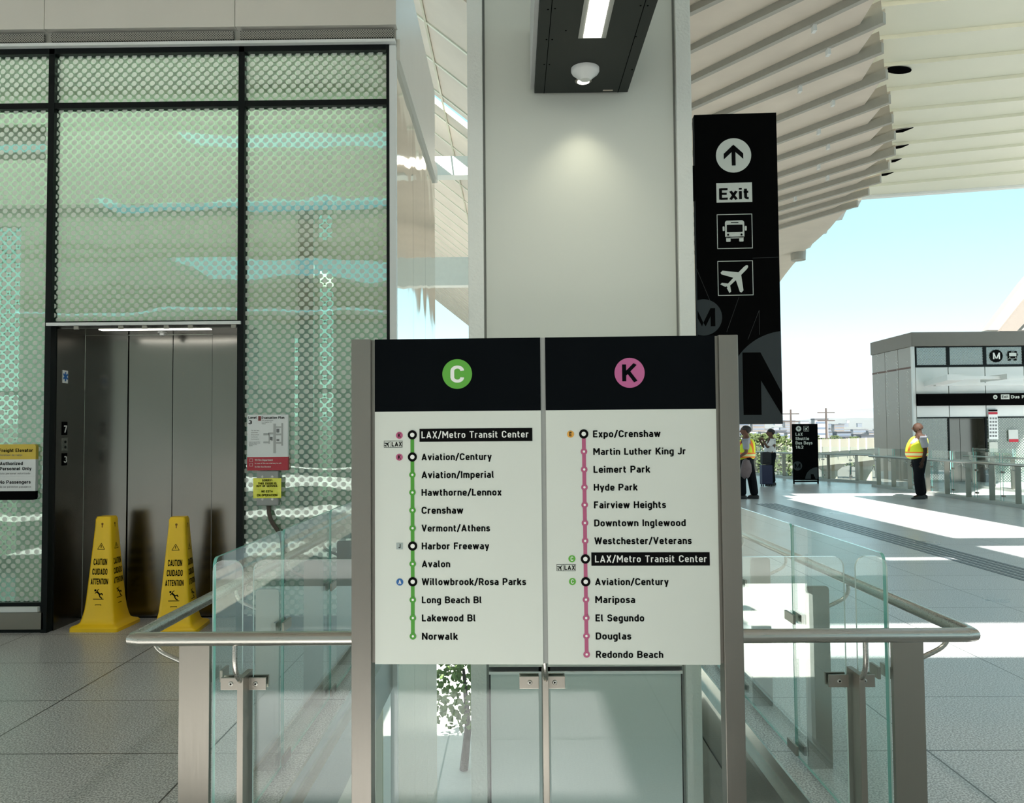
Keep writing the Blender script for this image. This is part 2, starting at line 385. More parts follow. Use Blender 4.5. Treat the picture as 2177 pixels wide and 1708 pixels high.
def stroke2d(path, w, closed=False):
    """returns list of polygons (2-D)"""
    P = [Vector(p) for p in path]; Q = [P[0]]
    for p in P[1:]:
        if (p - Q[-1]).length > 1e-4: Q.append(p)
    P = Q; polys = []; n = len(P)
    if closed and (P[0] - P[-1]).length < 1e-4: P.pop(); n -= 1
    segs = n if closed else n - 1
    def nrm(i):
        d = (P[(i + 1) % n] - P[i]).normalized(); return Vector((-d.y, d.x))
    L = [None] * n; sharp = [False] * n
    for i in range(n):
        if not closed and i in (0, n - 1): continue
        a, b = nrm((i - 1) % n), nrm(i)
        if a.dot(b) < 0.80: sharp[i] = True
        else: L[i] = (a + b) / (1 + a.dot(b))
    for i in range(segs):
        j = (i + 1) % n; k = nrm(i); a = L[i] if L[i] is not None else k; b = L[j] if L[j] is not None else k
        polys.append([P[i] + a * w / 2, P[i] - a * w / 2, P[j] - b * w / 2, P[j] + b * w / 2])
    for i in range(n):
        if sharp[i]: polys.append([P[i] + Vector((math.cos(t * math.pi / 5), math.sin(t * math.pi / 5))) * w / 2 for t in range(10)])
    return polys
_gc = {}
def glyph(ch, wt):
    if (ch, wt) in _gc: return _gc[(ch, wt)]
    w, s = G[ch]; polys = []
    for pth in s.split(';'):
        closed = pth[0] == 'z'; pth = pth.lstrip('z')
        pts = [tuple(float(q) for q in p.split(',')) for p in pth.split()]
        polys += stroke2d(round_path(pts, closed), wt, closed)
    _gc[(ch, wt)] = (w, polys); return _gc[(ch, wt)]
def text(mb, s, o, U, V, cap, width=None, wt=16, track=13, align='l', sx=1.0):
    """o: baseline start; U,V unit vectors; cap: capital height; width: fit to this width"""
    o = Vector(o); U = Vector(U); V = Vector(V); adv = []; x = 0
    for ch in s:
        if ch == ' ': adv.append(None); x += 26 + track; continue
        w, _ = glyph(ch, wt); adv.append(x); x += w + track
    tot = x - track
    k = cap / 100.0; kx = k * sx
    if width: kx = width / tot
    if align == 'c': o = o - U * (tot * kx / 2)
    if align == 'r': o = o - U * (tot * kx)
    for ch, a in zip(s, adv):
        if a is None: continue
        for pl in glyph(ch, wt)[1]: mb.face([o + U * ((a + p.x) * kx) + V * (p.y * k) for p in pl])
    return mb
def shape(mb, pts, o, U, V, s):
    return mb.face([Vector(o) + Vector(U) * (x * s) + Vector(V) * (y * s) for x, y in pts])
def rrect(x0, y0, x1, y1, r, n=5):
    out = []
    for cx, cy, a in ((x1 - r, y1 - r, 0), (x0 + r, y1 - r, 90), (x0 + r, y0 + r, 180), (x1 - r, y0 + r, 270)):
        for t in range(n + 1):
            th = math.radians(a + 90 * t / n); out.append((cx + r * math.cos(th), cy + r * math.sin(th)))
    return out
def plane_icon(mb, o, U, V, s):
    # unit box -0.5..0.5 aircraft flying up-right
    U = Vector(U); V = Vector(V); c, q = math.cos(math.radians(-45)), math.sin(math.radians(-45))
    U2 = U * c + V * q; V2 = U * -q + V * c   # local "up" = up-right
    body = [(0, .62), (.05, .58), (.065, .48), (.065, .1), (.05, -.3), (.035, -.42), (-.035, -.42), (-.05, -.3), (-.065, .1), (-.065, .48), (-.05, .58)]
    shape(mb, body, o, U2, V2, s)
    for g in (1, -1):
        shape(mb, [(g * .06, .22), (g * .50, -.12), (g * .50, -.22), (g * .44, -.24), (g * .06, -.04)], o, U2, V2, s)
        shape(mb, [(g * .03, -.30), (g * .22, -.44), (g * .22, -.52), (g * .03, -.46)], o, U2, V2, s)
def arrow_icon(mb, o, U, V, s, down=False):
    V = Vector(V) * (-1 if down else 1)
    for pl in stroke2d([(0, -.32), (0, .30)], .12): shape(mb, pl, o, U, V, s)
    shape(mb, [(0, .34), (-.30, .06), (-.30, -.12), (0, .16)], o, U, V, s); shape(mb, [(0, .34), (0, .16), (.30, -.12), (.30, .06)], o, U, V, s)
def frame_icon(mb, o, U, V, x0, y0, x1, y1, w, s):
    for a in ((x0, y0, x1, y0 + w), (x0, y1 - w, x1, y1), (x0, y0, x0 + w, y1), (x1 - w, y0, x1, y1)):
        shape(mb, [(a[0], a[1]), (a[2], a[1]), (a[2], a[3]), (a[0], a[3])], o, U, V, s)
def bus_icon(mb, mb2, o, U, V, s, lift):
    shape(mb, rrect(-.40, -.30, .40, .46, .10), o, U, V, s)
    shape(mb, rrect(-.36, -.44, -.18, -.2, .03), o, U, V, s); shape(mb, rrect(.18, -.44, .36, -.2, .03), o, U, V, s)
    shape(mb, rrect(-.50, .02, -.42, .22, .03), o, U, V, s); shape(mb, rrect(.42, .02, .50, .22, .03), o, U, V, s)
    o2 = Vector(o) + lift
    shape(mb2, rrect(-.33, -.03, .33, .28, .03), o2, U, V, s); shape(mb2, rrect(-.16, .35, .16, .39, .01), o2, U, V, s)
    for g in (-1, 1): mb2.disc(o2 + Vector(U) * (g * .28 * s) - Vector(V) * (.14 * s), .045 * s, U, V, 12)
    shape(mb2, [(-.40, -.23), (.40, -.23), (.40, -.26), (-.40, -.26)], o2, U, V, s)
X_, Y_, Z_ = Vector((1, 0, 0)), Vector((0, 1, 0)), Vector((0, 0, 1))
def slab_holes(x0, x1, y0, y1, z0, z1, holes):
    xs = sorted({x0, x1} | {min(max(h[i], x0), x1) for h in holes for i in (0, 1)}); ys = sorted({y0, y1} | {min(max(h[i], y0), y1) for h in holes for i in (2, 3)})
    nx, ny = len(xs), len(ys); mb = MB()
    def hole(i, j):
        if i < 0 or j < 0 or i >= nx - 1 or j >= ny - 1: return True
        cx, cy = (xs[i] + xs[i + 1]) / 2, (ys[j] + ys[j + 1]) / 2
        return any(h[0] < cx < h[1] and h[2] < cy < h[3] for h in holes)
    V = {}
    def vid(i, j, k):
        if (i, j, k) not in V: V[(i, j, k)] = len(mb.v); mb.v.append((xs[i], ys[j], (z0, z1)[k]))
        return V[(i, j, k)]
    def F(*q): mb.f.append([vid(*a) for a in q]); mb.mi.append(0)
    for i in range(nx - 1):
        for j in range(ny - 1):
            if hole(i, j): continue
            F((i, j, 1), (i + 1, j, 1), (i + 1, j + 1, 1), (i, j + 1, 1)); F((i, j, 0), (i, j + 1, 0), (i + 1, j + 1, 0), (i + 1, j, 0))
            if hole(i - 1, j): F((i, j, 0), (i, j, 1), (i, j + 1, 1), (i, j + 1, 0))
            if hole(i + 1, j): F((i + 1, j, 0), (i + 1, j + 1, 0), (i + 1, j + 1, 1), (i + 1, j, 1))
            if hole(i, j - 1): F((i, j, 0), (i + 1, j, 0), (i + 1, j, 1), (i, j, 1))
            if hole(i, j + 1): F((i, j + 1, 0), (i, j + 1, 1), (i + 1, j + 1, 1), (i + 1, j + 1, 0))
    return mb
# ------------------------------------------------------------------ large structure
WX0, WX1, WY0 = -1.02, 1.25, 3.25
FA, FB, FC = PZ(1560, 1006), PZ(1684, 1019), PZ(1860, 1029.5)
mb = slab_holes(-14, 24, -37, 26.2, -0.45, 0, [(WX0, WX1, WY0, 27), (-14, -1.0, 10.8, 27)])  # left rear cut-out added behind the lift so sun reaches the lower level
mb.prism([(1.25, 26.2, 0), (24, 26.2, 0), (24, 27, 0), (FC.x, max(FC.y, 26.3) + .15, 0), (FB.x, FB.y + .2, 0), (FA.x, FA.y + .2, 0), (1.25, FA.y + 1.5, 0)], (0, 0, -0.45))
fl = struct(build('floor', mb, TERR))
tag(fl, 'grey speckled terrazzo floor of the upper concourse', 'floor')
mb = MB().box(-24, 30, -4, 42, -6.4, -6.0)
tag(struct(build('floor', mb, mat('pale lower paving', (0.66, 0.65, 0.60), 0.6, var=0.05))), 'pale paved floor of the level below, seen through the stair well', 'floor')
# steel capping of the well edge
for i, (a, b) in enumerate(((WX0, WX0 + .012), (WX1 - .012, WX1))):
    mb = MB(); mb.box(a, b, WY0, 10.75 if i == 0 else 20, -0.46, 0.035)
    s_ = 1 if i == 0 else -1
    mb.box(a + .0 if i == 0 else a - .03, b + .03 if i == 0 else b, WY0, 10.75 if i == 0 else 20, -0.10, -0.07)
    tag(struct(build('trim_%d' % (i + 1), mb, steel('skirt steel', (0.45, 0.45, 0.42), 0.22, vertical=False))), ['steel skirting along the left edge of the stair well', 'steel skirting along the right edge of the stair well'][i], 'trim')
wl = struct(build('wall_backdrop', MB().box(-45, 24, -37.3, -37, 0, 8.95), mat('pale green-grey backdrop', (.55, .62, .55), .5, var=.05, scale=.5)))
tag(wl, 'pale backdrop wall added behind the viewer for the lift glass to reflect', 'wall')  # unseen backdrop, added so the lift glass reflects pale green
# tactile strip with grooves
mb = MB()
for k in range(5): mb.box(5.42 + k * .105, 5.485 + k * .105, 6.5, 18.7, 0.0, 0.004)
tag(build('tactile_strip', mb, mat('dark tactile bars', (0.05, 0.06, 0.07), 0.4)), 'dark grooved tactile guide strip running along the sunlit floor', 'floor strip')

# near roof; some slots read off sun patches, others added to let light in
holes = [(5.55, 7.4, 4.7, 13.1), (5.4, 7.4, 1.5, 4.0), (3.6, 4.5, 2.6, 3.0), (0.85, 11, -1.84, -0.64), (1.3, 9, -4.5, -3.8),
         (-5.2, -1.6, 8.2, 13.1), (-8, -0.5, -6.9, -5.2), (-13, 6, -12.6, -10.8), (-14, 8, -24, -18), (-30, 12, -35, -32), (9, 16, -16, -7)]
mb = slab_holes(-45, 22, -37, 13.0, 8.7, 8.95, holes)
y = -36.0
while y < 13:
    if not any(h[2] - .1 < y < h[3] + .1 for h in holes): mb.box(-45, 22, y, y + .06, 8.5, 8.72)
    y += 1.65
cl = struct(build('ceiling', mb, TAN)); tag(cl, 'ribbed soffit overhead with long slots, some added to let daylight in', 'ceiling')

# right-hand roof canopy: tan louvers
d_ = Vector((0.82, -1, 0.086)); e_ = Vector((0.32, 1, 0)); nT = d_.cross(e_).normalized(); pT = EYE + Vector((3, 18, 7.0))
def T(px, py, up=0.0): return PP(px, py, pT + Vector((0, 0, up)), nT)
ribs = [(-160, 1880, -385), (-70, 1880, -285), (15, 1880, -185), (97, 1880, -104), (163, 1882, -38), (221, 1882, 32), (263, 1878, 96), (322, 1887, 152), (363, 1893, 205), (396, 1899, 247), (431, 1904, 283), (454, 1904, 317),
        (475, 1891, 348), (495, 1873, 377), (514, 1848, 404), (535, 1824, 429)]
XL = 1320
roof = thing('louvered_roof_canopy', (8, 18, 8.4), 'tan louvered roof canopy whose blade ends step down beside the blue sky', 'roof')
def ribY(k, x): y0, xe, ye = ribs[k]; return y0 + (ye - y0) * (x - 1475) / (xe - 1475)
for k in range(len(ribs)):
    xe, ye = ribs[k][1], ribs[k][2]
    mb = MB()
    if k + 1 < len(ribs):
        xe2 = ribs[k + 1][1] - 58; tail = [(XL, ribY(k, XL)), (xe, ye), (xe2, ribY(k + 1, xe2)), (XL, ribY(k + 1, XL))]
    else:
        tail = [(XL, ribY(k, XL)), (1824, 429), (1790, 455), (1765, 485), (1740, 508), (1712, 532), (1690, 558), (1668, 586), (1655, 604), (1560, 700), (XL, 900)]
    mb.prism([T(*p) for p in tail], (0, 0, 0.12))
    build('louver', mb, TAN, roof)
    p, q = T(XL, ribY(k, XL)), T(xe, ye)
    w = 0.10; n2 = (q - p).cross(Z_).normalized() * w
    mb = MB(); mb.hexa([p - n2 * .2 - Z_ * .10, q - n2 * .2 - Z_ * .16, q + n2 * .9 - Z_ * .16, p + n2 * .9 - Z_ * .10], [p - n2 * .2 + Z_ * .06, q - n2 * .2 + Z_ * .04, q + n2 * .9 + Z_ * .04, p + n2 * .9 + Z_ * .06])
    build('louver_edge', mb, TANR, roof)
    if 3 < k < 13:      # lifted tip and clip of the blade
        q2 = T(xe - 6, ye + 1); b2 = T(xe - 46, ribY(k, xe - 46)); g = Z_ * (0.36 if k < 12 else .2)
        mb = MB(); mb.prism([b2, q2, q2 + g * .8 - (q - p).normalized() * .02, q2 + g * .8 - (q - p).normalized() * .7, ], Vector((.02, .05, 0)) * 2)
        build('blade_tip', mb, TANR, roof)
        cxp = [1740, 1759, 1690, 1700, 1730, 1760, 1700, 1770, 1740, 1760][k % 10]
        if cxp > 1655:
            c = T(cxp, ribY(k, cxp)); mb = MB(); mb.box(c.x - .03, c.x + .03, c.y - .06, c.y + .06, c.z - .26, c.z - .02)
            build('clip', mb, PLAST, roof)
# stepped pale fascia along the open edge
edge = [(1832, 425), (1824, 441), (1801, 444), (1790, 468), (1768, 471), (1757, 497), (1737, 500), (1723, 527), (1704, 533), (1690, 560), (1677, 563), (1664, 590), (1654, 602)]
inn = [(1815, 432), (1655, 600)]
mb = MB(); mb.prism([T(*p, .14) for p in edge] + [T(1640, 596, .14), T(1668, 570, .14), T(1740, 490, .14), T(1800, 438, .14)], (0, 0, .35))
build('fascia', mb, FASC, roof)
c = T(1697, 538); mb = MB().lathe([(0.28, -.3), (.3, 0), (.3, .12)], c, 20, sx=1); build('roof_drum', mb, TANR, roof)

# pale far canopy panels
can = thing('pale_roof_canopy', (13, 20, 9.2), 'cream stepped canopy underside above the blue sky at right', 'roof')
nC = Vector((-0.085, -0.0, 1)).normalized(); pC = EYE + Vector((12, 20, 8.3))
def C(px, py, up=0): return PP(px, py, pC + Z_ * up, nC)
cl_ = [(-75, -120), (-28, -62), (14, -15), (84, 56), (142, 114), (195, 164), (240, 213), (276, 246), (312, 281), (340, 310), (369, 339), (395, 368), (418, 397)]
def cY(k, x): a, b = cl_[k]; return a + (b - a) * (x - 1880) / 297
CX0, CX1 = 1740, 2500
for k in range(len(cl_) - 1):
    mb = MB(); segs = 8; lo = []; hi = []
    for s in range(segs + 1):
        x = CX0 + (CX1 - CX0) * s / segs; 
        lo.append(C(x, cY(k, x), 0.0)); hi.append(C(x, cY(k + 1, x), 0.0))
    for s in range(segs):
        a, b, c2, d2 = lo[s], lo[s + 1], hi[s + 1], hi[s]
        up = Z_ * .085
        mb.add([a, b, c2 + up, d2 + up, a + up * 1.4, b + up * 1.4, c2 + up * 1.4, d2 + up * 1.4], [(0, 3, 2, 1), (0, 1, 5, 4), (3, 7, 6, 2), (4, 5, 6, 7)])
    build('canopy_panel', mb, CANW, can, smooth=False)
mb = MB()
a, b = C(CX0, cY(12, CX0)), C(CX1, cY(12, CX1)); mb.hexa([a, b, b + Y_ * .25, a + Y_ * .25], [a + Z_ * .18, b + Z_ * .18, b + Y_ * .25 + Z_ * .18, a + Y_ * .25 + Z_ * .18]); build('canopy_edge', mb, TRIMW, can)
mb = MB()
mb.prism([C(1884 + 27 + 27 * math.cos(t * math.pi / 10), 150 + 7.5 * math.sin(t * math.pi / 10), -.03) for t in range(20)], (0, 0, .02))
for (x, y_, w, h) in ((1904, 281, 38, 9), (1904, 315, 28, 7), (1895, 344, 22, 6), (1874, 373, 26, 6), (1850, 20, 16, 5), (1845, 92, 22, 6), (1850, 151, 25, 6)):
    mb.prism([C(x, y_ - 2, -.05), C(x + w, y_ - h, -.05), C(x + w * .4, y_ + .5, -.05), C(x, y_ + 2, -.05)], (0, 0, .02))
build('canopy_gap_patch', mb, VOID, can)  # black patches stand in for the dark of gaps; panels stay uncut

# left-hand vault behind the lift house: panels falling to the right
vault = thing('ribbed_roof_vault', (-2, 18, 8.6), 'tan ribbed roof vault falling towards the white column, seen left of it', 'roof')
def vz(x): return 8.0 - 0.81 * x
def vpanel(y0, y1):
    mb = MB(); xs = (0.15, -9.0)
    mb.prism([(xs[0], y0, vz(xs[0])), (xs[0], y1, vz(xs[0])), (xs[1], y1, vz(xs[1])), (xs[1], y0, vz(xs[1]))], (0, 0, .15)); build('vault_panel', mb, TAN, vault)
def vrib(y):
    mb = MB(); mb.hexa([(0.15, y, vz(.15) - .03), (-9, y, vz(-9) - .03), (-9, y + .07, vz(-9) - .03), (.15, y + .07, vz(.15) - .03)], [(0.15, y, vz(.15) + .02), (-9, y, vz(-9) + .02), (-9, y + .07, vz(-9) + .02), (.15, y + .07, vz(.15) + .02)])
    build('rib', mb, CANW, vault)
def vwing(y0, y1):
    build('hidden_wing', MB().prism([(.15, y0, vz(.15)), (.15, y1, vz(.15)), (2.8, y1, 8.5), (2.8, y0, 8.5)], (0, 0, .15)), TAN, vault)  # hidden wing added so the polished side panels reflect tan, not sky
ys = [13.0, 14.9, 16.55, 18.2]
while ys[-1] < 70: ys.append(ys[-1] + 1.66)
for i, (a, b) in enumerate(zip(ys[:-1], ys[1:])):
    for a1, b1 in (((a, 18.6), (19.2, b)) if i == 3 else ((a, b),)): vpanel(a1, b1); vwing(a1, b1)  # gap added in one bay to let sun reach the upper beam
    vrib(b)
mb = MB().box(-1.60, -1.56, 13.0, 34, vz(-1.58) - .04, vz(-1.58) + .05); build('seam', mb, CANW, vault)
WB = mat('white beam paint', (0.78, 0.80, 0.74), 0.4)
tag(build('roof_beam', MB().box(-9, 2.4, 19.9, 20.3, PY(960, 375, 20).z, PY(960, 335, 20).z), WB), 'brilliant white cross beam left of the column, upper of the two bright bands', 'beam')
tag(build('roof_beam', MB().box(-9, 2.4, 25.0, 25.4, PY(960, 607, 25).z, PY(960, 547, 25).z), WB), 'pale cross beam left of the column, lower of the two bright bands', 'beam')

# ------------------------------------------------------------------ column
cy = 4.2
xa, xb, xc, xd = PY(998, 900, cy).x, PY(1036, 900, cy).x, PY(1442, 900, cy).x, PY(1480, 900, cy).x
colm = thing('square_column', ((xa + xd) / 2, cy + .5, -6), 'massive off-white square column with roughly painted flanges behind the route sign', 'column')
build('flange', MB().box(xa, xb - .012, cy - .025, cy + .95, -6, 9.4), PLASTER, colm, bevel=.006)
build('flange', MB().box(xc + .012, xd, cy - .025, cy + .95, -6, 9.4), PLASTER, colm, bevel=.006)
zg = PY(1250, 1418, cy).z
build('face_panel', MB().box(xb, xc, cy, cy + .93, zg, 9.4), COLP, colm)
build('face_panel', MB().box(xb + .008, xc - .008, cy, cy + .93, -6, zg - .022), mat('lower off-white panel', (0.55, 0.60, 0.56), 0.3, var=.03, scale=1.5), colm)
build('joint_bead', MB().box(xb - .012, xb, cy + .01, cy + .93, -6, 9.4).box(xc, xc + .012, cy + .01, cy + .93, -6, 9.4), mat('grey joint filler', (0.22, 0.23, 0.21), .6), colm)
build('reveal', MB().box(xb, xc, cy - .008, cy + .1, zg - .035, zg - .022), TRIMW, colm)

# lamp box cantilevered from the column
zb = PY(1235, 198, cy - .025).z
L0, L1 = PY(1136, 198, cy - .025).x, PY(1334, 192, cy - .025).x
lb = thing('ceiling_lamp_box', ((L0 + L1) / 2, cy - .03, zb), 'dark grey lamp box projecting from the top of the column', 'light fitting')
y1_ = cy - .028
build('box_body', MB().box(L0, L1, 0.6, y1_, zb, zb + .34), LBOX, lb, bevel=.003)
build('side_plate', MB().box(L0 - .02, L0 - .001, 0.6, y1_, zb + .02, zb + .36), mat('light grey side plate', (.42, .43, .42), .4), lb)
for x in (L0 + .05, L1 - .05): build('seam', MB().box(x - .0015, x + .0015, .6, y1_, zb - .001, zb), VOID, lb)
ya = zb - EYE.z
def LB(px, py): return PZ(px, py, zb)
a, b = LB(1240, 78), LB(1278, 78)
build('diffuser_frame', MB().box(a.x - .022, b.x + .022, 1.0, a.y + .012, zb - .002, zb), mat('pale bezel', (.28, .29, .26), .4), lb)
lmp = build('diffuser', MB().box(a.x, b.x, 1.0, a.y, zb - .006, zb - .0005), LAMP, lb); lmp['label'] = 'glowing white strip diffuser'
c = LB(1244, 146); r = (LB(1274, 146) - LB(1214, 146)).x / 2
build('smoke_detector', MB().lathe([(r, 0), (r, -.014), (r * .92, -.024), (r * .42, -.052), (r * .36, -.056)], c, 32), PLAST, lb, smooth=True)
c2 = LB(1240, 170); r2 = r * .62
sd = build('downlight', MB().lathe([(r2, 0), (r2, -.006), (r2 * .9, -.009)], c2, 28), STEEL, lb)
build('downlight_lens', MB().lathe([(r2 * .72, -.009), (r2 * .72, -.011)], c2, 24), LAMP, sd)
c3 = LB(1292, 193); build('label_tag', MB().box(c3.x - .025, c3.x + .025, c3.y - .012, c3.y, zb - .001, zb), mat('pale tag', (.45, .4, .32), .5), lb)
for px, py in ((1165, 20), (1180, 18), (1162, 84), (1174, 84), (1157, 137), (1168, 137), (1203, 65), (1362, 12), (1377, 12), (1352, 78), (1344, 148)):
    q = LB(px, py); build('screw', MB().lathe([(.004, 0), (.004, -.001)], q, 8), VOID, lb)
sp_ = bpy.data.lights.new('downlight_beam', 'SPOT'); sp_.energy = 7; sp_.spot_size = math.radians(95); sp_.spot_blend = 1; sp_.color = (1, .94, .74); sp_.shadow_soft_size = .03
so_ = bpy.data.objects.new('downlight_beam', sp_); COL.objects.link(so_); so_.location = c2 - Z_ * .03; so_.rotation_euler = (math.radians(2), 0, 0)
al = bpy.data.lights.new('strip_light', 'AREA'); al.shape = 'RECTANGLE'; al.size = b.x - a.x; al.size_y = a.y - 1.0; al.energy = 12; al.color = (1, .96, .86)
ao = bpy.data.objects.new('strip_light', al); COL.objects.link(ao); ao.location = ((a.x + b.x) / 2, (a.y + 1) / 2, zb - .01)

# ------------------------------------------------------------------ hanging exit blade sign
pe = Vector((1.25, 4.75, 0)); ang = math.radians(2.6); EU = Vector((math.cos(ang), -math.sin(ang), 0)); EN = Vector((math.sin(ang), math.cos(ang), 0))
def E(px, py): return PP(px, py, pe, EN)
def Ef(px, py, k=1): return PP(px, py, pe - EN * (.0012 * k), EN)
q0 = E(1481, 560); q1 = E(1657, 560); ztop = E(1560, 242).z; zbot = E(1618, 902).z
es = thing('exit_blade_sign', (q0.x, q0.y, zbot), 'tall black blade sign with white arrow, exit, bus and plane symbols beside the column', 'sign')
lo = [q0, q1, q1 + EN * .06, q0 + EN * .06]
build('sign_board', MB().hexa([(p.x, p.y, zbot) for p in lo], [(p.x, p.y, ztop) for p in lo]), BLACK, es)
build('wall_bracket', MB().box(xd, q0.x + .004, 4.76, 4.80, ztop - .5, ztop - .3).box(xd, q0.x + .004, 4.76, 4.80, zbot + .3, zbot + .5), BLACK, es)
s1 = (Ef(1597, 331) - Ef(1522, 331)).length; SIGNW = mat('sign white', (0.55, 0.58, 0.53), .5, var=.02)
c = Ef(1559.5, 330.5); build('arrow_disc', MB().disc(c, s1 / 2, EU, Z_, 40), SIGNW, es)
mb = MB(); arrow_icon(mb, Ef(1559.5, 330.5, 2), EU, Z_, s1 * .92); build('arrow', mb, PRINT, es)
c = Ef(1561, 409.5); hw = s1 / 2 * 1.01; hh = hw * .56
build('exit_plate', MB().face([c - EU * hw - Z_ * hh, c + EU * hw - Z_ * hh, c + EU * hw + Z_ * hh, c - EU * hw + Z_ * hh]), SIGNW, es)
mb = MB(); text(mb, 'Exit', Ef(1561, 424, 2), EU, Z_, hh * 1.16, width=hw * 1.66, align='c', wt=19); build('exit_lettering', mb, PRINT, es)
c = Ef(1562, 492); mb = MB(); mb2 = MB(); frame_icon(mb, c, EU, Z_, -.5, -.5, .5, .5, .018, s1); build('symbol_frame', mb, SIGNW, es)
mb = MB(); bus_icon(mb, mb2, c, EU, Z_, s1 * .68, -EN * .0012); build('bus_symbol', mb, SIGNW, es); build('bus_symbol_detail', mb2, PRINT, es)
c = Ef(1563.5, 591.5); mb = MB(); frame_icon(mb, c, EU, Z_, -.5, -.5, .5, .5, .018, s1); build('symbol_frame', mb, SIGNW, es)
mb = MB(); plane_icon(mb, c, EU, Z_, s1 * .82); build('plane_symbol', mb, SIGNW, es)
# M roundels: grey discs with black letter, cut by the board edges
def clip_disc(c, r, x0, x1, z0, z1, n=90):
    pts = []
    for t in range(n):
        a_ = 2 * math.pi * t / n; pts.append([r * math.cos(a_), r * math.sin(a_)])
    def clip(P, f):
        out = []
        for i in range(len(P)):
            a_, b_ = P[i - 1], P[i]; fa, fb = f(a_), f(b_)
            if (fa >= 0) != (fb >= 0): k = fa / (fa - fb); out.append([a_[0] + (b_[0] - a_[0]) * k, a_[1] + (b_[1] - a_[1]) * k])
            if fb >= 0: out.append(b_)
        return out
    for f in (lambda p: p[0] - x0, lambda p: x1 - p[0], lambda p: p[1] - z0, lambda p: z1 - p[1]): pts = clip(pts, f)
    return pts
def m_letter(s):   # bold M polygons in unit coordinates
    return [[(-.5, -.5), (-.3, -.5), (-.3, .5), (-.5, .5)], [(.3, -.5), (.5, -.5), (.5, .5), (.3, .5)], [(-.3, .5), (-.02, -.3), (-.08, -.5), (-.3, .05)], [(.3, .5), (.3, .05), (.08, -.5), (-.02, -.3)]]
def roundel(parent, c, r, lim, mdisc, mletter, N, Uv, sx=1.25, k=1.0, oy=0.0):
    x0, x1, z0, z1 = lim
    mb = MB(); mb.face([c + Uv * p[0] + Z_ * p[1] for p in clip_disc(c, r, *lim)]); build('roundel', mb, mdisc, parent)
    mb = MB()
    for pl in m_letter(1):
        P = [[x * sx * r * k, y_ * r * k + oy] for x, y_ in pl]
        def clip(P, f):
            out = []
            for i in range(len(P)):
                a_, b_ = P[i - 1], P[i]; fa, fb = f(a_), f(b_)
                if (fa >= 0) != (fb >= 0): kk = fa / (fa - fb); out.append([a_[0] + (b_[0] - a_[0]) * kk, a_[1] + (b_[1] - a_[1]) * kk])
                if fb >= 0: out.append(b_)
            return out
        for f in (lambda p: p[0] - x0, lambda p: x1 - p[0], lambda p: p[1] - z0, lambda p: z1 - p[1]): P = clip(P, f) if P else P
        if len(P) > 2: mb.face([c - N * .001 + Uv * p[0] + Z_ * p[1] for p in P])
    if mb.f: build('roundel_letter', mb, mletter, parent)
c = Ef(1496, 675); pxm = s1 / 75.0
roundel(es, c, 39 * pxm, ((q0 - c).dot(EU), (q1 - c).dot(EU), zbot - c.z, ztop - c.z), GREYP, BLACK, EN, EU)
c = Ef(1676, 830)
r_ = 127 * pxm; roundel(es, c, r_, ((q0 - c).dot(EU), (q1 - c).dot(EU), zbot - c.z, ztop - c.z), GREYP, BLACK, EN, EU, sx=1.42, k=1.05, oy=.04)
FAINT = mat('faint grey hairline', (.02, .021, .022), .5)
mb = MB()
for (a_, b_) in (((1481, 572), (1518, 660)), ((1571, 632), (1545, 706)), ((1614, 660), (1590, 722)), ((1614, 660), (1615, 712)), ((1600, 549), (1655, 547))):
    p, q = Ef(*a_), Ef(*b_); t_ = (q - p).normalized().cross(EN) * .001; mb.face([p - t_, p + t_, q + t_, q - t_])
build('hairline', mb, FAINT, es)

# ------------------------------------------------------------------ route sign (two line diagrams)
sa = math.radians(1.5); SU = Vector((math.cos(sa), -math.sin(sa), 0)); SN = Vector((math.sin(sa), math.cos(sa), 0)); s0 = Vector((0.11, 2.78, 0))
def S(px, py, k=0): return PP(px, py, s0 - SN * (.0008 * k), SN)
rs = thing('route_map_sign', (s0.x, s0.y, 0), 'large steel framed route map sign listing stations of lines C and K', 'sign')
def sbox(pxa, pxb, za, zb_, f, b, mats, name, py=1000, bevel=0.0, **kw):
    a, b2 = S(pxa, py), S(pxb, py); a.z = b2.z = 0
    lo = [a + SN * f, b2 + SN * f, b2 + SN * b, a + SN * b]
    return build(name, MB().hexa([p + Z_ * za for p in lo], [p + Z_ * zb_ for p in lo]), mats, rs, bevel=bevel)
ZT, ZB = S(975, 720).z, S(975, 1413).z
def zt(px): return S(px, 0).z
ztl = S(768, 722.5).z
for pa, pb in ((748.5, 790), (1531, 1572.5)): sbox(pa, pb, 0, ztl, -.012, .058, STEELP, 'post', bevel=.003)
for pa, pb in ((788.5, 797.5), (1524, 1533)): sbox(pa, pb, ZB + .004, ZT - .002, .004, .03, STEELP, 'edge_channel')
zh = S(975, 874.5).z
xm0, xm1 = 1151.0, 1161.5
for pa, pb, who in ((797, xm0, 'C'), (xm1, 1524.5, 'K')):
    sbox(pa, pb, zh, ZT, 0, .03, HEAD, 'header_panel')
    sbox(pa, pb, ZB, zh, 0, .03, WHITEP, 'station_panel')
sbox(xm0, xm1, ZB + .002, ZT, .006, .034, mat('grey divider', (.30, .31, .29), .5), 'divider')
sbox(797, 1524, ZB + .03, ZT - .03, .03, .05, STEELP, 'back_frame')
px2 = (S(1161, 1100) - S(1061, 1100)).length / 100
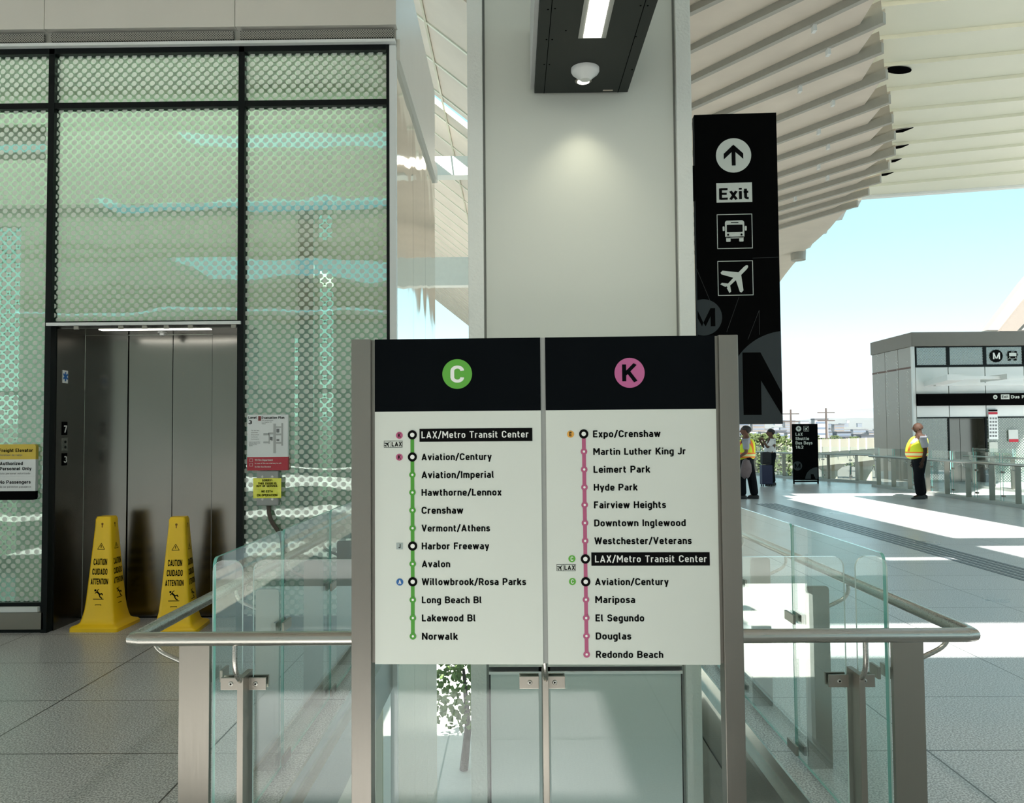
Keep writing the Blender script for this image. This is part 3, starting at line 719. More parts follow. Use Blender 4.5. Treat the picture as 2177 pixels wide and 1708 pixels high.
for (x, y_, ch, cm, tm) in ((972, 795.5, 'C', GREENB, WTEXT), (1338.5, 793, 'K', mat('bright pink print', (.42, .09, .23), .5), HEAD)):
    d = build('line_badge', MB().disc(S(x, y_, 1), 32 * px2, SU, Z_, 48), cm, rs)
    mb = MB(); text(mb, ch, S(x, y_ + 18, 2) , SU, Z_, 36 * px2, align='c', wt=18, width=(28 if ch == 'C' else 30) * px2); build('badge_letter', mb, tm, rs)
CN = [('Aviation/Century', 972, 1046, 1), ('Aviation/Imperial', 1010, 1051, 0), ('Hawthorne/Lennox', 1047.5, 1067, 0), ('Crenshaw', 1085.5, 985, 0), ('Vermont/Athens', 1123.5, 1042, 0), ('Harbor Freeway', 1161.5, 1040, 1), ('Avalon', 1199.5, 957, 0), ('Willowbrook/Rosa Parks', 1237.5, 1118, 1), ('Long Beach Bl', 1276, 1024, 0), ('Lakewood Bl', 1314.5, 1011, 0), ('Norwalk', 1353.5, 973, 0)]
KN = [('Expo/Crenshaw', 923, 1403, 1), ('Martin Luther King Jr', 960.5, 1456, 0), ('Leimert Park', 998.5, 1381, 0), ('Hyde Park', 1036.5, 1354.5, 0), ('Fairview Heights', 1074, 1414, 0), ('Downtown Inglewood', 1112.5, 1455.5, 0), ('Westchester/Veterans', 1150.5, 1467.5, 0), ('Aviation/Century', 1237.5, 1419, 1), ('Mariposa', 1275.5, 1349, 0), ('El Segundo', 1314.5, 1368, 0), ('Douglas', 1353, 1340.5, 0), ('Redondo Beach', 1392, 1407.5, 0)]
def k_x(y_): return 0.0135 * (y_ - 923)
def c_x(y_): return 0.0030 * (y_ - 925)
def strip(px, ya, yb, w, m_, fx, name, x0):
    mb = MB(); a, b = S(x0 + fx(ya), ya, 1), S(x0 + fx(yb), yb, 1); h = SU * (w * px2 / 2); mb.face([a - h, a + h, b + h, b - h]); return build(name, mb, m_, rs)
strip(0, 925, 1353, 8, GREEN, c_x, 'line_bar', 876.5); strip(0, 923, 1392, 8, PINK, k_x, 'line_bar', 1241)
def stop(x, y_, big, m_):
    mb = MB()
    if big:
        mb.disc(S(x, y_, 2), 9.9 * px2, SU, Z_, 32); build('interchange_ring', mb, PRINT, rs); build('stop_centre', MB().disc(S(x, y_, 3), 4.7 * px2, SU, Z_, 24), WTEXT, rs)
    else:
        mb.disc(S(x, y_, 2), 7.0 * px2, SU, Z_, 28); build('stop_ring', mb, m_, rs); build('stop_centre', MB().disc(S(x, y_, 3), 2.5 * px2, SU, Z_, 20), WTEXT, rs)
def name(s, x, y_, xe, m_=PRINT, k=1):
    mb = MB(); text(mb, s, S(x, y_ + 7.2, k), SU, Z_, 14.4 * px2, width=(xe - x) * px2, wt=19.5, track=14); return build('station_name', mb, m_, rs)
for s, y_, xe, big in CN: stop(876.5 + c_x(y_), y_, big, GREEN); name(s, 896 + c_x(y_), y_, xe)
for s, y_, xe, big in KN: stop(1241 + k_x(y_), y_, big, PINK); name(s, 1261 + k_x(y_), y_, xe)
for x, y_, nx0, nx1, m_, ra in ((876.5, 925, 890.5, 1132.5, GREEN, (896, 1125)), (1244.5, 1189, 1258.5, 1507, PINK, (1265, 1499))):
    stop(x, y_, 1, m_); c = S((nx0 + nx1) / 2, y_, 1); hw = (nx1 - nx0) / 2 * px2; hh = 14 * px2
    build('name_plate', MB().face([c - SU * hw - Z_ * hh, c + SU * hw - Z_ * hh, c + SU * hw + Z_ * hh, c - SU * hw + Z_ * hh]), PRINT, rs)
    mb = MB(); text(mb, 'LAX/Metro Transit Center', S(ra[0], y_ + 7.2, 2), SU, Z_, 14.6 * px2, width=(ra[1] - ra[0]) * px2, wt=15, track=16); build('station_name', mb, WTEXT, rs)
for x, y_, ch, m_, tm, sq in ((849, 926, 'K', PINK, PRINT, 0), (849, 972.5, 'K', PINK, PRINT, 0), (849.5, 1161.5, 'J', SILV, PRINT, 1), (850, 1238, 'A', BLUE, WTEXT, 0), (1213, 923.5, 'E', ORANGE, PRINT, 0), (1216, 1188.5, 'C', GREENB, WTEXT, 0), (1217, 1237, 'C', GREENB, WTEXT, 0)):
    c = S(x, y_, 1); mb = MB()
    if sq: shape(mb, [(-7, -7), (7, -7), (7, 7), (-7, 7)], c, SU, Z_, px2)
    else: mb.disc(c, 7.5 * px2, SU, Z_, 28)
    build('line_badge', mb, m_, rs); mb = MB(); text(mb, ch, S(x, y_ + 4.3, 2), SU, Z_, 8.8 * px2, align='c', wt=17); build('badge_letter', mb, tm, rs)
for x0, x1, yy in ((816, 856, 944.8), (1183.5, 1223.5, 1207.5)):
    c = S((x0 + x1) / 2, yy, 1); mb = MB(); frame_icon(mb, c, SU, Z_, -20, -7.2, 20, 7.2, .8, px2); shape(mb, [(-6.2, -7), (-5.6, -7), (-5.6, 7), (-6.2, 7)], c, SU, Z_, px2)
    plane_icon(mb, c - SU * 13 * px2, SU, Z_, 12 * px2); text(mb, 'LAX', c + SU * (-3.4 * px2) - Z_ * 4.6 * px2, SU, Z_, 9.4 * px2, width=22 * px2, wt=18); build('airport_symbol', mb, PRINT, rs)

# ------------------------------------------------------------------ near glass railing around the well
HR = 0.89; RY = 2.92; RXL, RXR = -1.352, 1.600
gr = thing('glass_railing', (0.12, 3.0, 0), 'near glass guard railing with steel handrail and flat posts around the stair well', 'railing')
rail = build('handrail', MB().tube([(RXL + .02, 6.35, HR), (RXL, RY + .03, HR), (RXL + .004, RY + .008, HR), (RXL + .03, RY, HR), (RXR - .03, RY - .0, HR), (RXR - .004, RY + .008, HR), (RXR, RY + .03, HR), (RXR + .02, 10.6, HR)], .0245, 20), STEELH, gr, smooth=True)
def fpost(x, y, par=gr, h=.74, deep=.115):
    return build('post', MB().box(x - .011, x + .011, y, y + deep, 0, h), STEEL, par, bevel=.002)
def spost(x0, x1, y, par=gr, h=.862):
    return build('post', MB().prism([(x, y, z) for x, z in [(x0, 0), (x1, 0)] + [(x1 - .015 + .015 * math.cos(a), h - .015 + .015 * math.sin(a)) for a in (0, .8, 1.57)] + [(x0 + .015 - .015 * math.cos(a), h - .015 + .015 * math.sin(a)) for a in (1.57, .8, 0)]], (0, .022, 0)), STEEL, par)
def clamp(c, ax, par, two=True):
    """ax 'x' : plates run along x, glass in the xz plane"""
    L = .083 if two else .045; mb = MB(); x, y, z = c
    if ax == 'x':
        mb.box(x - L, x - .012, y - .016, y - .006, z - .022, z + .022); mb.box(x + .012, x + L, y - .016, y - .006, z - .022, z + .022); mb.box(x - L, x - .012, y + .018, y + .028, z - .022, z + .022); mb.box(x + .012, x + L, y + .018, y + .028, z - .022, z + .022)
        sc_ = [(x - .045, y - .016, z), (x + .045, y - .016, z)]
        d = (0, -1, 0)
    else:
        mb.box(x - .026, x - .014, y - L * .8, y + L * .8, z - .022, z + .022); mb.box(x + .014, x + .026, y - L * .8, y + L * .8, z - .022, z + .022); sc_ = []; d = (1, 0, 0)
    o = build('glass_clamp', mb, STEEL, par, bevel=.0015)
    for q in sc_:
        w = build('screw', MB().lathe([(.0085, 0), (.0085, .002), (.006, .003)], q, 16, axis=d), STEELH, o); build('screw_socket', MB().lathe([(.0035, .003), (.0035, .0035)], q, 8, axis=d), VOID, o)
    return o
def curvepath(pts, n=6):
    # Catmull-Rom
    P = [Vector(p) for p in pts]; P = [P[0] * 2 - P[1]] + P + [P[-1] * 2 - P[-2]]; out = []
    for i in range(1, len(P) - 2):
        for t in range(n):
            u = t / n; a, b, c, d = P[i - 1], P[i], P[i + 1], P[i + 2]
            out.append(0.5 * ((2 * b) + (c - a) * u + (2 * a - 5 * b + 4 * c - d) * u * u + (3 * b - a - 3 * c + d) * u ** 3))
    out.append(P[-2]); return out
GY = 3.045
PX3 = [(-.985), (.105), (1.225)]
for x in PX3:
    fpost(x, 2.965); clamp((x - .01, GY, .70), 'x', gr)
    build('bracket', MB().tube(curvepath([(x - .004, RY, HR - .02), (x - .004, RY, .80), (x - .002, RY + .02, .755), (x, RY + .055, .725)]), .0095, 10), STEELH, gr, smooth=True)
def spostset(ysl, side, par=gr):
    for y in ysl:
        if side < 0: x0, x1, xr, xi = -1.255, -1.142, RXL, -1.255
        else: x0, x1, xr, xi = 1.392, 1.505, RXR, 1.505
        spost(x0, x1, y, par)
        build('bracket', MB().tube(curvepath([(xr, y + .01, HR - .02), (xr, y + .01, .835), (xr - side * .025, y + .01, .80), (xi, y + .01, .765)]), .0095, 10), STEELH, par, smooth=True)
spostset([3.09, 4.0, 4.91, 5.82], -1); spostset([3.09, 4.0, 4.91, 5.82, 6.73, 7.64, 8.55, 9.46, 10.3], 1)
def pane_y(x, y0, y1, z0=.02, z1=1.146, par=gr, r=.03, name='glass_panel'):
    pts = [(y0 + (y1 - y0) * 0 + u, v) for u, v in [(p[0] - 0, p[1]) for p in []]]
    poly = [(x - .006, p[0], p[1]) for p in rrect(y0, z0, y1, z1, r)]
    mb = MB(); n = len(poly); ex = Vector((.012, 0, 0)); a = [Vector(p) for p in poly]; b = [p + ex for p in a]
    mb.v = [tuple(p) for p in a + b]; mb.f = [list(range(n))[::-1], list(range(n, 2 * n))]; mb.mi = [0, 0]
    for i in range(n): mb.f.append([i, (i + 1) % n, n + (i + 1) % n, n + i]); mb.mi.append(1)
    return build(name, mb, [GLASS, GEDGE], par)
def pane_x(y, x0, x1, z0=.02, z1=1.146, par=gr, r=.04, name='glass_panel'):
    poly = [(p[0], y, p[1]) for p in rrect(x0, z0, x1, z1, r)]; mb = MB(); n = len(poly); ex = Vector((0, .012, 0)); a = [Vector(p) for p in poly]; b = [p + ex for p in a]
    mb.v = [tuple(p) for p in a + b]; mb.f = [list(range(n))[::-1], list(range(n, 2 * n))]; mb.mi = [0, 0]
    for i in range(n): mb.f.append([i, (i + 1) % n, n + (i + 1) % n, n + i]); mb.mi.append(1)
    return build(name, mb, [GLASS, mat('clear polished edge', (.55, .68, .64), .1)], par)
for a, b in ((-1.115, -1.005), (-.965, .082), (.125, 1.203), (1.245, 1.36)): pane_x(GY, a, b)
for xg, js in ((-1.13, [3.10, 4.02, 5.05, 6.1]), (1.375, [3.10, 4.12, 5.1, 6.1, 7.1, 8.1, 9.1, 10.1])):
    for a, b in zip(js[:-1], js[1:]): pane_y(xg, a + .005, b - .005)
    for j in js[1:-1]:
        clamp((xg, j, .69), 'y', gr); clamp((xg, j, .06), 'y', gr)
    clamp((xg, 3.16, .70), 'y', gr, False)
# ------------------------------------------------------------------ lift enclosure (left)
FY = 6.83
def A(px, py, y=FY): return PY(px, py, y)
xR = A(843.5, 500).x; zFr = A(400, 103).z
lift = thing('glass_lift_enclosure', (-4.0, FY, 0), 'green dotted glass lift enclosure with black frame and steel header, at left', 'building')
zc0, zc1 = A(400, 69).z, 5.95
seams = [-9.2] + [A(x, 30).x for x in (107, 507)] + [A(845.5, 30).x]
for a, b in zip(seams[:-1], seams[1:]): build('header_panel', MB().box(a + .002, b - .002, 6.74, 6.84, zc0, zc1), CLADD, lift, bevel=.003)
build('roof_slab', MB().box(-9.2, xR - .01, 6.84, 10.25, zc0 + .3, zc1 - .01), CONC, lift)
# perforated vent strip
zv0, zv1 = A(400, 97).z, A(400, 72).z
def perf():
    m, nt, b = base_mat('perforated grey metal'); N = nt.nodes; L = nt.links
    tc = N.new('ShaderNodeTexCoord'); sep = N.new('ShaderNodeSeparateXYZ'); L.new(tc.outputs['Object'], sep.inputs[0])
    def M(op, a, b_=None):
        n = N.new('ShaderNodeMath'); n.operation = op
        for i, v in enumerate((a, b_)):
            if v is None: continue
            if isinstance(v, (int, float)): n.inputs[i].default_value = v
            else: L.new(v, n.inputs[i])
        return n.outputs[0]
    ds = []
    for off in (0, .5):
        a = M('SUBTRACT', M('FRACT', M('ADD', M('DIVIDE', sep.outputs[0], .021), off + 900)), .5); c = M('SUBTRACT', M('FRACT', M('ADD', M('DIVIDE', sep.outputs[2], .021), off + 900)), .5)
        ds.append(M('SQRT', M('ADD', M('MULTIPLY', a, a), M('MULTIPLY', c, c))))
    lt = M('LESS_THAN', M('MINIMUM', *ds), .24); mx = N.new('ShaderNodeMix'); mx.data_type = 'RGBA'
    L.new(lt, mx.inputs[0]); mx.inputs[6].default_value = (.36, .35, .31, 1); mx.inputs[7].default_value = (.02, .02, .02, 1); L.new(mx.outputs[2], b.inputs['Base Color']); b.inputs['Roughness'].default_value = .4; b.inputs['Metallic'].default_value = .3
    return m
PERF = perf()
for a, b in zip(seams[:-1], seams[1:]): build('vent_strip', MB().box(a + .03, b - .03, 6.79, 6.83, zv0 + .03, zv1), PERF, lift)
build('vent_backing', MB().box(-9.2, xR, 6.815, 6.84, zv0, zv1 + .02), mat('grey metal trim', (.34, .34, .31), .35, metal=.6), lift)
build('header_trim', MB().box(-9.2, xR, 6.75, 6.83, zFr, zv0), TRIMW, lift)
build('corner_trim', MB().box(A(829.5, 500).x, xR, 6.80, 6.86, -6, zFr - .01), TRIMW, lift)
# frame: mullions and rails
mull = [(101, 114), (507, 520.5), (823, 829.5)]; MX = [(A(a, 600).x, A(b, 600).x) for a, b in mull]
zb0 = A(50, 1281).z
for i, (a, b) in enumerate(MX): build('mullion', MB().box(a, b, 6.80, 6.90, 0.0 if i < 2 else -.2, zFr), DFRAME, lift, bevel=.004)
zt1, zt0 = A(310, 219).z, A(310, 231).z
zd1, zd0 = A(310, 683).z, A(310, 704).z
build('rail', MB().box(-9.2, MX[2][0], 6.80, 6.88, A(310, 116).z, zFr), DFRAME, lift)
for a, b in ((-9.2, MX[0][0]), (MX[0][1], MX[1][0]), (MX[1][1], MX[2][0])): build('rail', MB().box(a, b, 6.805, 6.88, zt0, zt1), DFRAME, lift)
build('rail', MB().box(MX[0][1], MX[1][0], 6.805, 6.9, zd0 + .05, zd1), DFRAME, lift)
build('door_head', MB().box(MX[0][0] + .02, MX[1][1] - .02, 6.78, 6.80, zd0 + .045, zd0 + .07), TRIMW, lift)
build('rail', MB().box(-9.2, MX[0][0], 6.80, 6.88, zb0 - .03, zb0), DFRAME, lift)
zs1, zs0 = A(50, 1283).z - .02, A(50, 1299).z
build('sill', MB().box(-9.2, MX[0][0] - .01, 6.77, 6.88, zs0, zs1), TRIMW, lift)
build('plinth', MB().box(-9.2, MX[0][0] + .02, 6.80, 6.95, .03, zs0 - .01), STEEL, lift)
build('plinth_gap', MB().box(-9.2, MX[0][0] + .02, 6.82, 6.95, 0.0, .03), DFRAME, lift)
zh0, zh1 = zt1, A(310, 116).z
panes = [(-9.1, MX[0][0], zb0, zt0), (-9.1, MX[0][0], zh0, zh1), (MX[0][1], MX[1][0], zd1, zt0), (MX[0][1], MX[1][0], zh0, zh1), (MX[1][1], MX[2][0], 0.12, zt0), (MX[1][1], MX[2][0], zh0, zh1)]
for a, b, c, d in panes: build('glass_pane', MB().box(a, b, 6.845, 6.857, c, d), FRIT, lift)
build('rail', MB().box(MX[1][1], MX[2][0], 6.80, 6.88, 0, .12), DFRAME, lift)
# side cladding seen in raking view
ys_ = [6.86, 8.0, 9.1, 10.25]
for a, b in zip(ys_[:-1], ys_[1:]):
    build('side_panel', MB().box(xR - .03, xR - .005, a + .004, b - .004, -.3, 4.9), MIRR, lift)
    build('lower_side_panel', MB().box(xR - .03, xR - .005, a + .004, b - .004, -2.6, -.31), CREAM, lift); build('lower_side_panel', MB().box(xR - .03, xR - .005, a + .004, b - .004, -6, -2.61), CREAM, lift)
build('side_coping', MB().box(xR - .03, xR + .03, 6.84, 10.25, 4.78, 4.96), CLADD, lift)
build('side_header', MB().box(xR - .04, xR - .0, 6.84, 10.25, 4.96, zc1), CLADD, lift)
build('lower_front', MB().box(-4.5, xR - .14, 6.9, 6.95, -6, -.46), CREAM, lift)
# inner walls with slots to daylight
def slotwall(x0, x1, z0, z1, y, slots, m_, name='inner_wall'):
    mb = slab_holes(x0, x1, z0, z1, 0, .08, slots); mb.v = [(v[0], y + v[2], v[1]) for v in mb.v]; return build(name, mb, m_, lift)
IY = 8.3
def iz(py): return A(300, py, IY).z
def ix(px): return A(px, 700, IY).x
slotwall(-9.1, -1.04, 0.0, 5.2, IY, [(ix(676), ix(709), iz(1060), iz(577)), (ix(674), ix(706), iz(515), iz(458)), (ix(622), ix(647), iz(1060), iz(716)), (ix(655), ix(668), iz(1090), iz(450)), (-6.5, ix(42), iz(1290), iz(478)), (-6.0, ix(92), iz(338), iz(262)), (-9, -7.2, .2, 4)], WALLI)
slotwall(-9.1, -1.04, 0.0, 5.2, 10.15, [(-9.0, -1.2, .15, 4.9)], mat('pale frame', (.5, .52, .48), .5), 'rear_frame')
build('rear_glass', MB().box(-9, -1.2, 10.12, 10.13, .15, 4.9), FRITB, lift)
build('dark_duct', MB().box(ix(640) , ix(668), IY - .12, IY - .02, .4, iz(452)), mat('dark green duct', (.06, .09, .08), .4), lift)
for za_ in (iz(445), iz(838)):
    build('inner_beam', MB().box(-9.1, -1.05, IY - .05, IY - .01, za_, za_ + .04), mat('inner steelwork', (.32, .36, .32), .5), lift)
build('bracket', MB().tube([(ix(690), IY - .06, iz(440)), (ix(700), IY - .06, iz(432)), (ix(712), IY - .06, iz(440)), (ix(716), IY - .06, iz(470))], .012, 8), PLAST, lift)
for k in range(1):
    sl_ = bpy.data.lights.new('shaft_fill', 'AREA'); sl_.shape = 'RECTANGLE'; sl_.size = 7; sl_.size_y = 1.1; sl_.energy = 95; sl_.color = (1, 1, .94)
    so2 = bpy.data.objects.new('shaft_fill', sl_); COL.objects.link(so2); so2.location = (-4.8, 7.55, 5.15)  # fill light added to brighten the enclosure interior; no fitting there
# lift doorway recess
ry = 7.33; zo = zd0 + .03
rx0, rx1 = MX[0][1], MX[1][0]
build('reveal', MB().box(rx0 - .02, rx0 + .012, 6.88, ry, 0, zo), DOORS, lift); build('reveal', MB().box(rx1 - .012, rx1 + .02, 6.88, ry, 0, zo), DOORS, lift)
build('recess_ceiling', MB().box(rx0, rx1, 6.88, ry, zo, zo + .05), DOORS, lift)
dx = [rx0 + .01, PY(271, 900, ry).x, PY(365.5, 900, ry).x, PY(450, 900, ry).x, rx1 - .01]
build('recess_backing', MB().box(rx0, rx1, ry + .03, ry + .06, 0, zo), VOID, lift)
for k, (a, b) in enumerate(zip(dx[:-1], dx[1:])):
    build('door_leaf' if k in (1, 2) else 'door_jamb', MB().box(a + .003, b - .003, ry + (.012 if k in (1, 2) else 0), ry + .04, 0.012, zo), DOORS, lift, bevel=.002)
l0, l1 = A(212, 712, 6.95).x, A(446, 712, 6.95).x
d_l = build('recess_lamp', MB().box(l0, l1, 6.93, 7.0, zo - .004, zo - .001), LAMP, lift); d_l['label'] = 'glowing white strip lamp'
al = bpy.data.lights.new('recess_light', 'AREA'); al.shape = 'RECTANGLE'; al.size = l1 - l0; al.size_y = .07; al.energy = 1.2
ao = bpy.data.objects.new('recess_light', al); COL.objects.link(ao); ao.location = ((l0 + l1) / 2, 6.965, zo - .01)
c = Vector((A(343, 720, 7.1).x, 7.12, zo)); build('sprinkler', MB().lathe([(.04, 0), (.04, -.012), (.022, -.014), (.022, -.03), (.014, -.034)], c, 16), PLAST, lift)
for x in (168, 262, 312, 358, 409, 500): q = A(x - 4, 699); build('door_head_clip', MB().box(q.x, q.x + .04, 6.775, 6.79, zd0 + .012, zd0 + .04), STEEL, lift)
# plates on the left reveal (plane x = rx0 + .012, facing right)
xp = rx0 + .013
def Rv(px, py):
    d = ray(px, py); return EYE + d * (xp / d.x)
def rplate(pxa, pxb, pya, pyb, m_, name):
    a, b = Rv(pxa, (pya + pyb) / 2), Rv(pxb, (pya + pyb) / 2); za_, zb_ = Rv((pxa + pxb) / 2, pyb).z, Rv((pxa + pxb) / 2, pya).z
    return build(name, MB().box(xp, xp + .004, a.y, b.y, za_, zb_), m_, lift)
IVORY = mat('ivory plate', (.62, .64, .60), .4)
rplate(132.5, 143.5, 788, 815, IVORY, 'emergency_plate'); rplate(132, 142.5, 897, 925, BLACK, 'floor_indicator'); rplate(132, 142.5, 932, 958, STEELH, 'call_plate'); rplate(132, 142, 964, 990, BLACK, 'floor_plate')
UY = Vector((0, 1, 0))
mb = MB(); q = Rv(138, 801) + X_ * .006
for k in range(3):
    a_ = math.radians(90 + 60 * k); dv = UY * math.cos(a_) + Z_ * math.sin(a_); t_ = UY * -math.sin(a_) + Z_ * math.cos(a_); mb.face([q + X_ * .0004 * k - dv * .04 - t_ * .009, q + X_ * .0004 * k + dv * .04 - t_ * .009, q + X_ * .0004 * k + dv * .04 + t_ * .009, q + X_ * .0004 * k - dv * .04 + t_ * .009])
build('star_of_life', mb, BLUE, lift)
mb = MB(); text(mb, '7', Rv(137.5, 920) + X_ * .006, UY, Z_, .06, align='c', wt=18, sx=1.6); build('floor_number', mb, WTEXT, lift)
mb = MB(); text(mb, '3', Rv(137.5, 984) + X_ * .006, UY, Z_, .055, align='c', wt=18, sx=1.6); build('floor_number', mb, WTEXT, lift)
mb = MB()
for k in range(2): mb.lathe([(.012, 0), (.012, .006)], Rv(137.5, 940 + 11 * k) + X_ * .004, 12, axis=(1, 0, 0))
build('call_button', mb, DFRAME, lift)

# evacuation plan on the right pane
def board(x0, x1, y0, y1, m_, th=.006, y=6.80, r=0):
    a, b = A(x0, (y0 + y1) / 2, y), A(x1, (y0 + y1) / 2, y); z1_, z0_ = A((x0 + x1) / 2, y0, y).z, A((x0 + x1) / 2, y1, y).z
    return a.x, b.x, z0_, z1_
def FP(px, py, k=1, y=6.80): return PY(px, py, y) - Y_ * .0015 * k
PXM = (A(600, 900, 6.8) - A(500, 900, 6.8)).length / 100
ev = thing('evacuation_plan', (A(569, 940).x, 6.80, 1.3), 'white evacuation plan board with a red foot fixed to the dotted glass', 'sign')
x0, x1, z0, z1 = board(525.5, 612, 882, 1000.5, WTEXT)
zr = A(568, 972, 6.8).z
EVW = mat('white plan board', (.72, .75, .74), .4, var=.01)
build('board', MB().box(x0, x1, 6.80, 6.84, zr, z1), EVW, ev); build('red_panel', MB().box(x0, x1, 6.80, 6.84, z0, zr), RED, ev)
def T_(par, s, px, py, cap, w=None, m_=PRINT, wt=17, y=6.80, k=1, name='lettering', align='l'):
    mb = MB(); text(mb, s, FP(px, py, k, y), X_, Z_, cap * PXM, width=w * PXM if w else None, wt=wt, align=align); return build(name, mb, m_, par)
T_(ev, 'Level', 528.5, 891, 5.5, 17, wt=19); T_(ev, '3', 528.5, 902, 8, 6.5, wt=20); T_(ev, 'Evacuation Plan', 556.5, 891, 5.2, 48, wt=19)
GR = mat('grey plan print', (.16, .17, .17), .6); LG = mat('light grey plan print', (.42, .44, .43), .6)
T_(ev, '9225 Aviation Blvd', 556.5, 895.5, 2.4, 24, GR, 14); T_(ev, 'Los Angeles, CA', 556.5, 899, 2.2, 21, GR, 14); T_(ev, '90045', 556.5, 902.4, 2.2, 8, GR, 14)
mb = MB(); shape(mb, [(-3, -5), (3, -5), (3, 5), (-3, 5)], FP(552, 890), X_, Z_, PXM); build('plan_icon', mb, mat('maroon print', (.20, .03, .03), .5), ev)
for i, s in enumerate(('You are here', 'Evacuation Route', 'Elevator', 'Stairs/Escalator', 'Fire Extinguisher')): T_(ev, s, 534, 916.5 + i * 4.6, 1.9, 17 - (i % 2) * 3, GR, 14); 
for i in range(4): T_(ev, ['Use in case of fire', 'stairway nearest you', 'Remain by the', 'exit'][i], 529, 941 + i * 2.6, 1.8, [24, 24, 17, 8][i], GR, 15)
mb = MB()
def rc(mb, a, b, c, d, k=1): 
    p, q = FP(a, d, k), FP(b, c, k); mb.face([(p.x, p.y, p.z), (q.x, p.y, p.z), (q.x, p.y, q.z), (p.x, p.y, q.z)])
for a in ((581, 587, 901, 964), (598, 602, 900, 948), (587, 598, 907, 910), (587, 598, 922, 926), (587, 598, 940, 944), (570, 581, 920, 924), (560, 572, 921, 926), (560, 572, 939, 943), (571, 574, 921, 944), (576, 580, 929, 938)): rc(mb, *a)
build('plan_drawing', mb, LG, ev)
mb = MB()
for a in ((588, 594, 912, 920), (574, 579, 929, 936), (588, 594, 934, 938)): rc(mb, *a, 2)
build('plan_drawing', mb, GR, ev)
T_(ev, '911 Fire Department', 542, 980.5, 4, 38, WTEXT, 18); T_(ev, 'In case of fire use stairway to exit', 542, 987, 2.8, 56, WTEXT, 18); T_(ev, 'Do Not Use Elevator', 542, 994.5, 3, 34, WTEXT, 18)
mb = MB(); frame_icon(mb, FP(534, 979), X_, Z_, -3.3, -3.3, 3.3, 3.3, .5, PXM); frame_icon(mb, FP(534, 988.5), X_, Z_, -3.3, -3.3, 3.3, 3.3, .5, PXM); build('icon_frame', mb, WTEXT, ev)
# door control box with sticker
cb = thing('door_control_box', (A(569, 1040).x, 6.8, 1.1), 'grey metal control box taped over with the yellow sticker', 'box')
x0, x1, z0, z1 = board(546, 592.5, 1001.5, 1075.5, None)
build('cover', MB().box(x0, x1, 6.79, 6.843, z0, z1), mat('grey box metal', (.25, .26, .25), .35, metal=.5), cb, bevel=.008)
for x, y_ in ((558, 1014), (579, 1014), (558, 1062), (579, 1062)): build('screw', MB().lathe([(.01, 0), (.01, .003)], A(x, y_, 6.79), 10, axis=(0, -1, 0)), STEELH, cb)
cbl = MB().tube(curvepath([A(571, 1074, 6.82), A(572, 1090, 6.80), A(577, 1108, 6.79), A(590, 1128, 6.79), A(600, 1150, 6.8), A(602, 1240, 6.81)]), .018, 8); build('conduit', cbl, mat('brown conduit', (.07, .05, .035), .5), cb, smooth=True)
st = thing('out_of_service_sticker', (A(569, 1037).x, 6.78, 1.12), 'glossy yellow out of service sticker below the evacuation plan', 'sticker')
x0, x1, z0, z1 = board(538.5, 598, 1017, 1059.5, None, y=6.785)
mb = MB(); n = 16
for i in range(n):
    xa_, xb_ = x0 + (x1 - x0) * i / n, x0 + (x1 - x0) * (i + 1) / n; f = lambda x: .003 * math.sin((x - x0) * 55) 
    mb.add([(xa_, 6.782 + f(xa_), z0), (xb_, 6.782 + f(xb_), z0), (xb_, 6.782 + f(xb_), z1), (xa_, 6.782 + f(xa_), z1), (xa_, 6.785 + f(xa_), z0), (xb_, 6.785 + f(xb_), z0), (xb_, 6.785 + f(xb_), z1), (xa_, 6.785 + f(xa_), z1)], [(0, 1, 2, 3), (7, 6, 5, 4), (0, 4, 5, 1), (3, 2, 6, 7)])
build('sheet', mb, LIME, st)
for s, y_, w in (('SORRY!', 1024, 21), ('THIS DOOR IS', 1030.5, 39), ('OUT OF SERVICE.', 1036, 46), ('NO ESTA', 1047.5, 24), ('EN OPERACION', 1055.5, 43)): T_(st, s, 568, y_, 4.4, w, PRINT, 20, y=6.777, align='c')
mb = MB(); rc(mb, 541, 596, 1039.4, 1039.9, 16); build('rule', mb, PRINT, st)
# freight elevator board
fe = thing('freight_lift_board', (A(20, 1000).x, 6.8, 1.3), 'yellow, white and black authorised personnel notice on the glass at the left edge', 'sign')
x1 = A(75.5, 1000, 6.8).x; x0 = x1 - .50; zz = [A(40, v, 6.8).z for v in (1063.5, 1044.5, 977, 945)]
build('notice_panel', MB().box(x0, x1, 6.80, 6.84, zz[1], zz[2]), mat('white notice', (.68, .70, .69), .4, var=.01), fe)
mb = MB(); mb.prism([(x0, 6.8, zz[2]), (x1, 6.8, zz[2])] + [(x1 - .02 + .02 * math.cos(a), 6.8, zz[3] - .02 + .02 * math.sin(a)) for a in (0, .8, 1.57)] + [(x0, 6.8, zz[3])], (0, .04, 0)); build('yellow_panel', mb, GOLD, fe)
mb = MB(); mb.prism([(x0, 6.8, zz[1])] + [(x0, 6.8, zz[0])] + [(x1 - .02 + .02 * math.sin(a), 6.8, zz[0] + .02 - .02 * math.cos(a)) for a in (0, .8, 1.57)] + [(x1, 6.8, zz[1])], (0, .04, 0)); build('black_panel', mb, BLACK, fe)
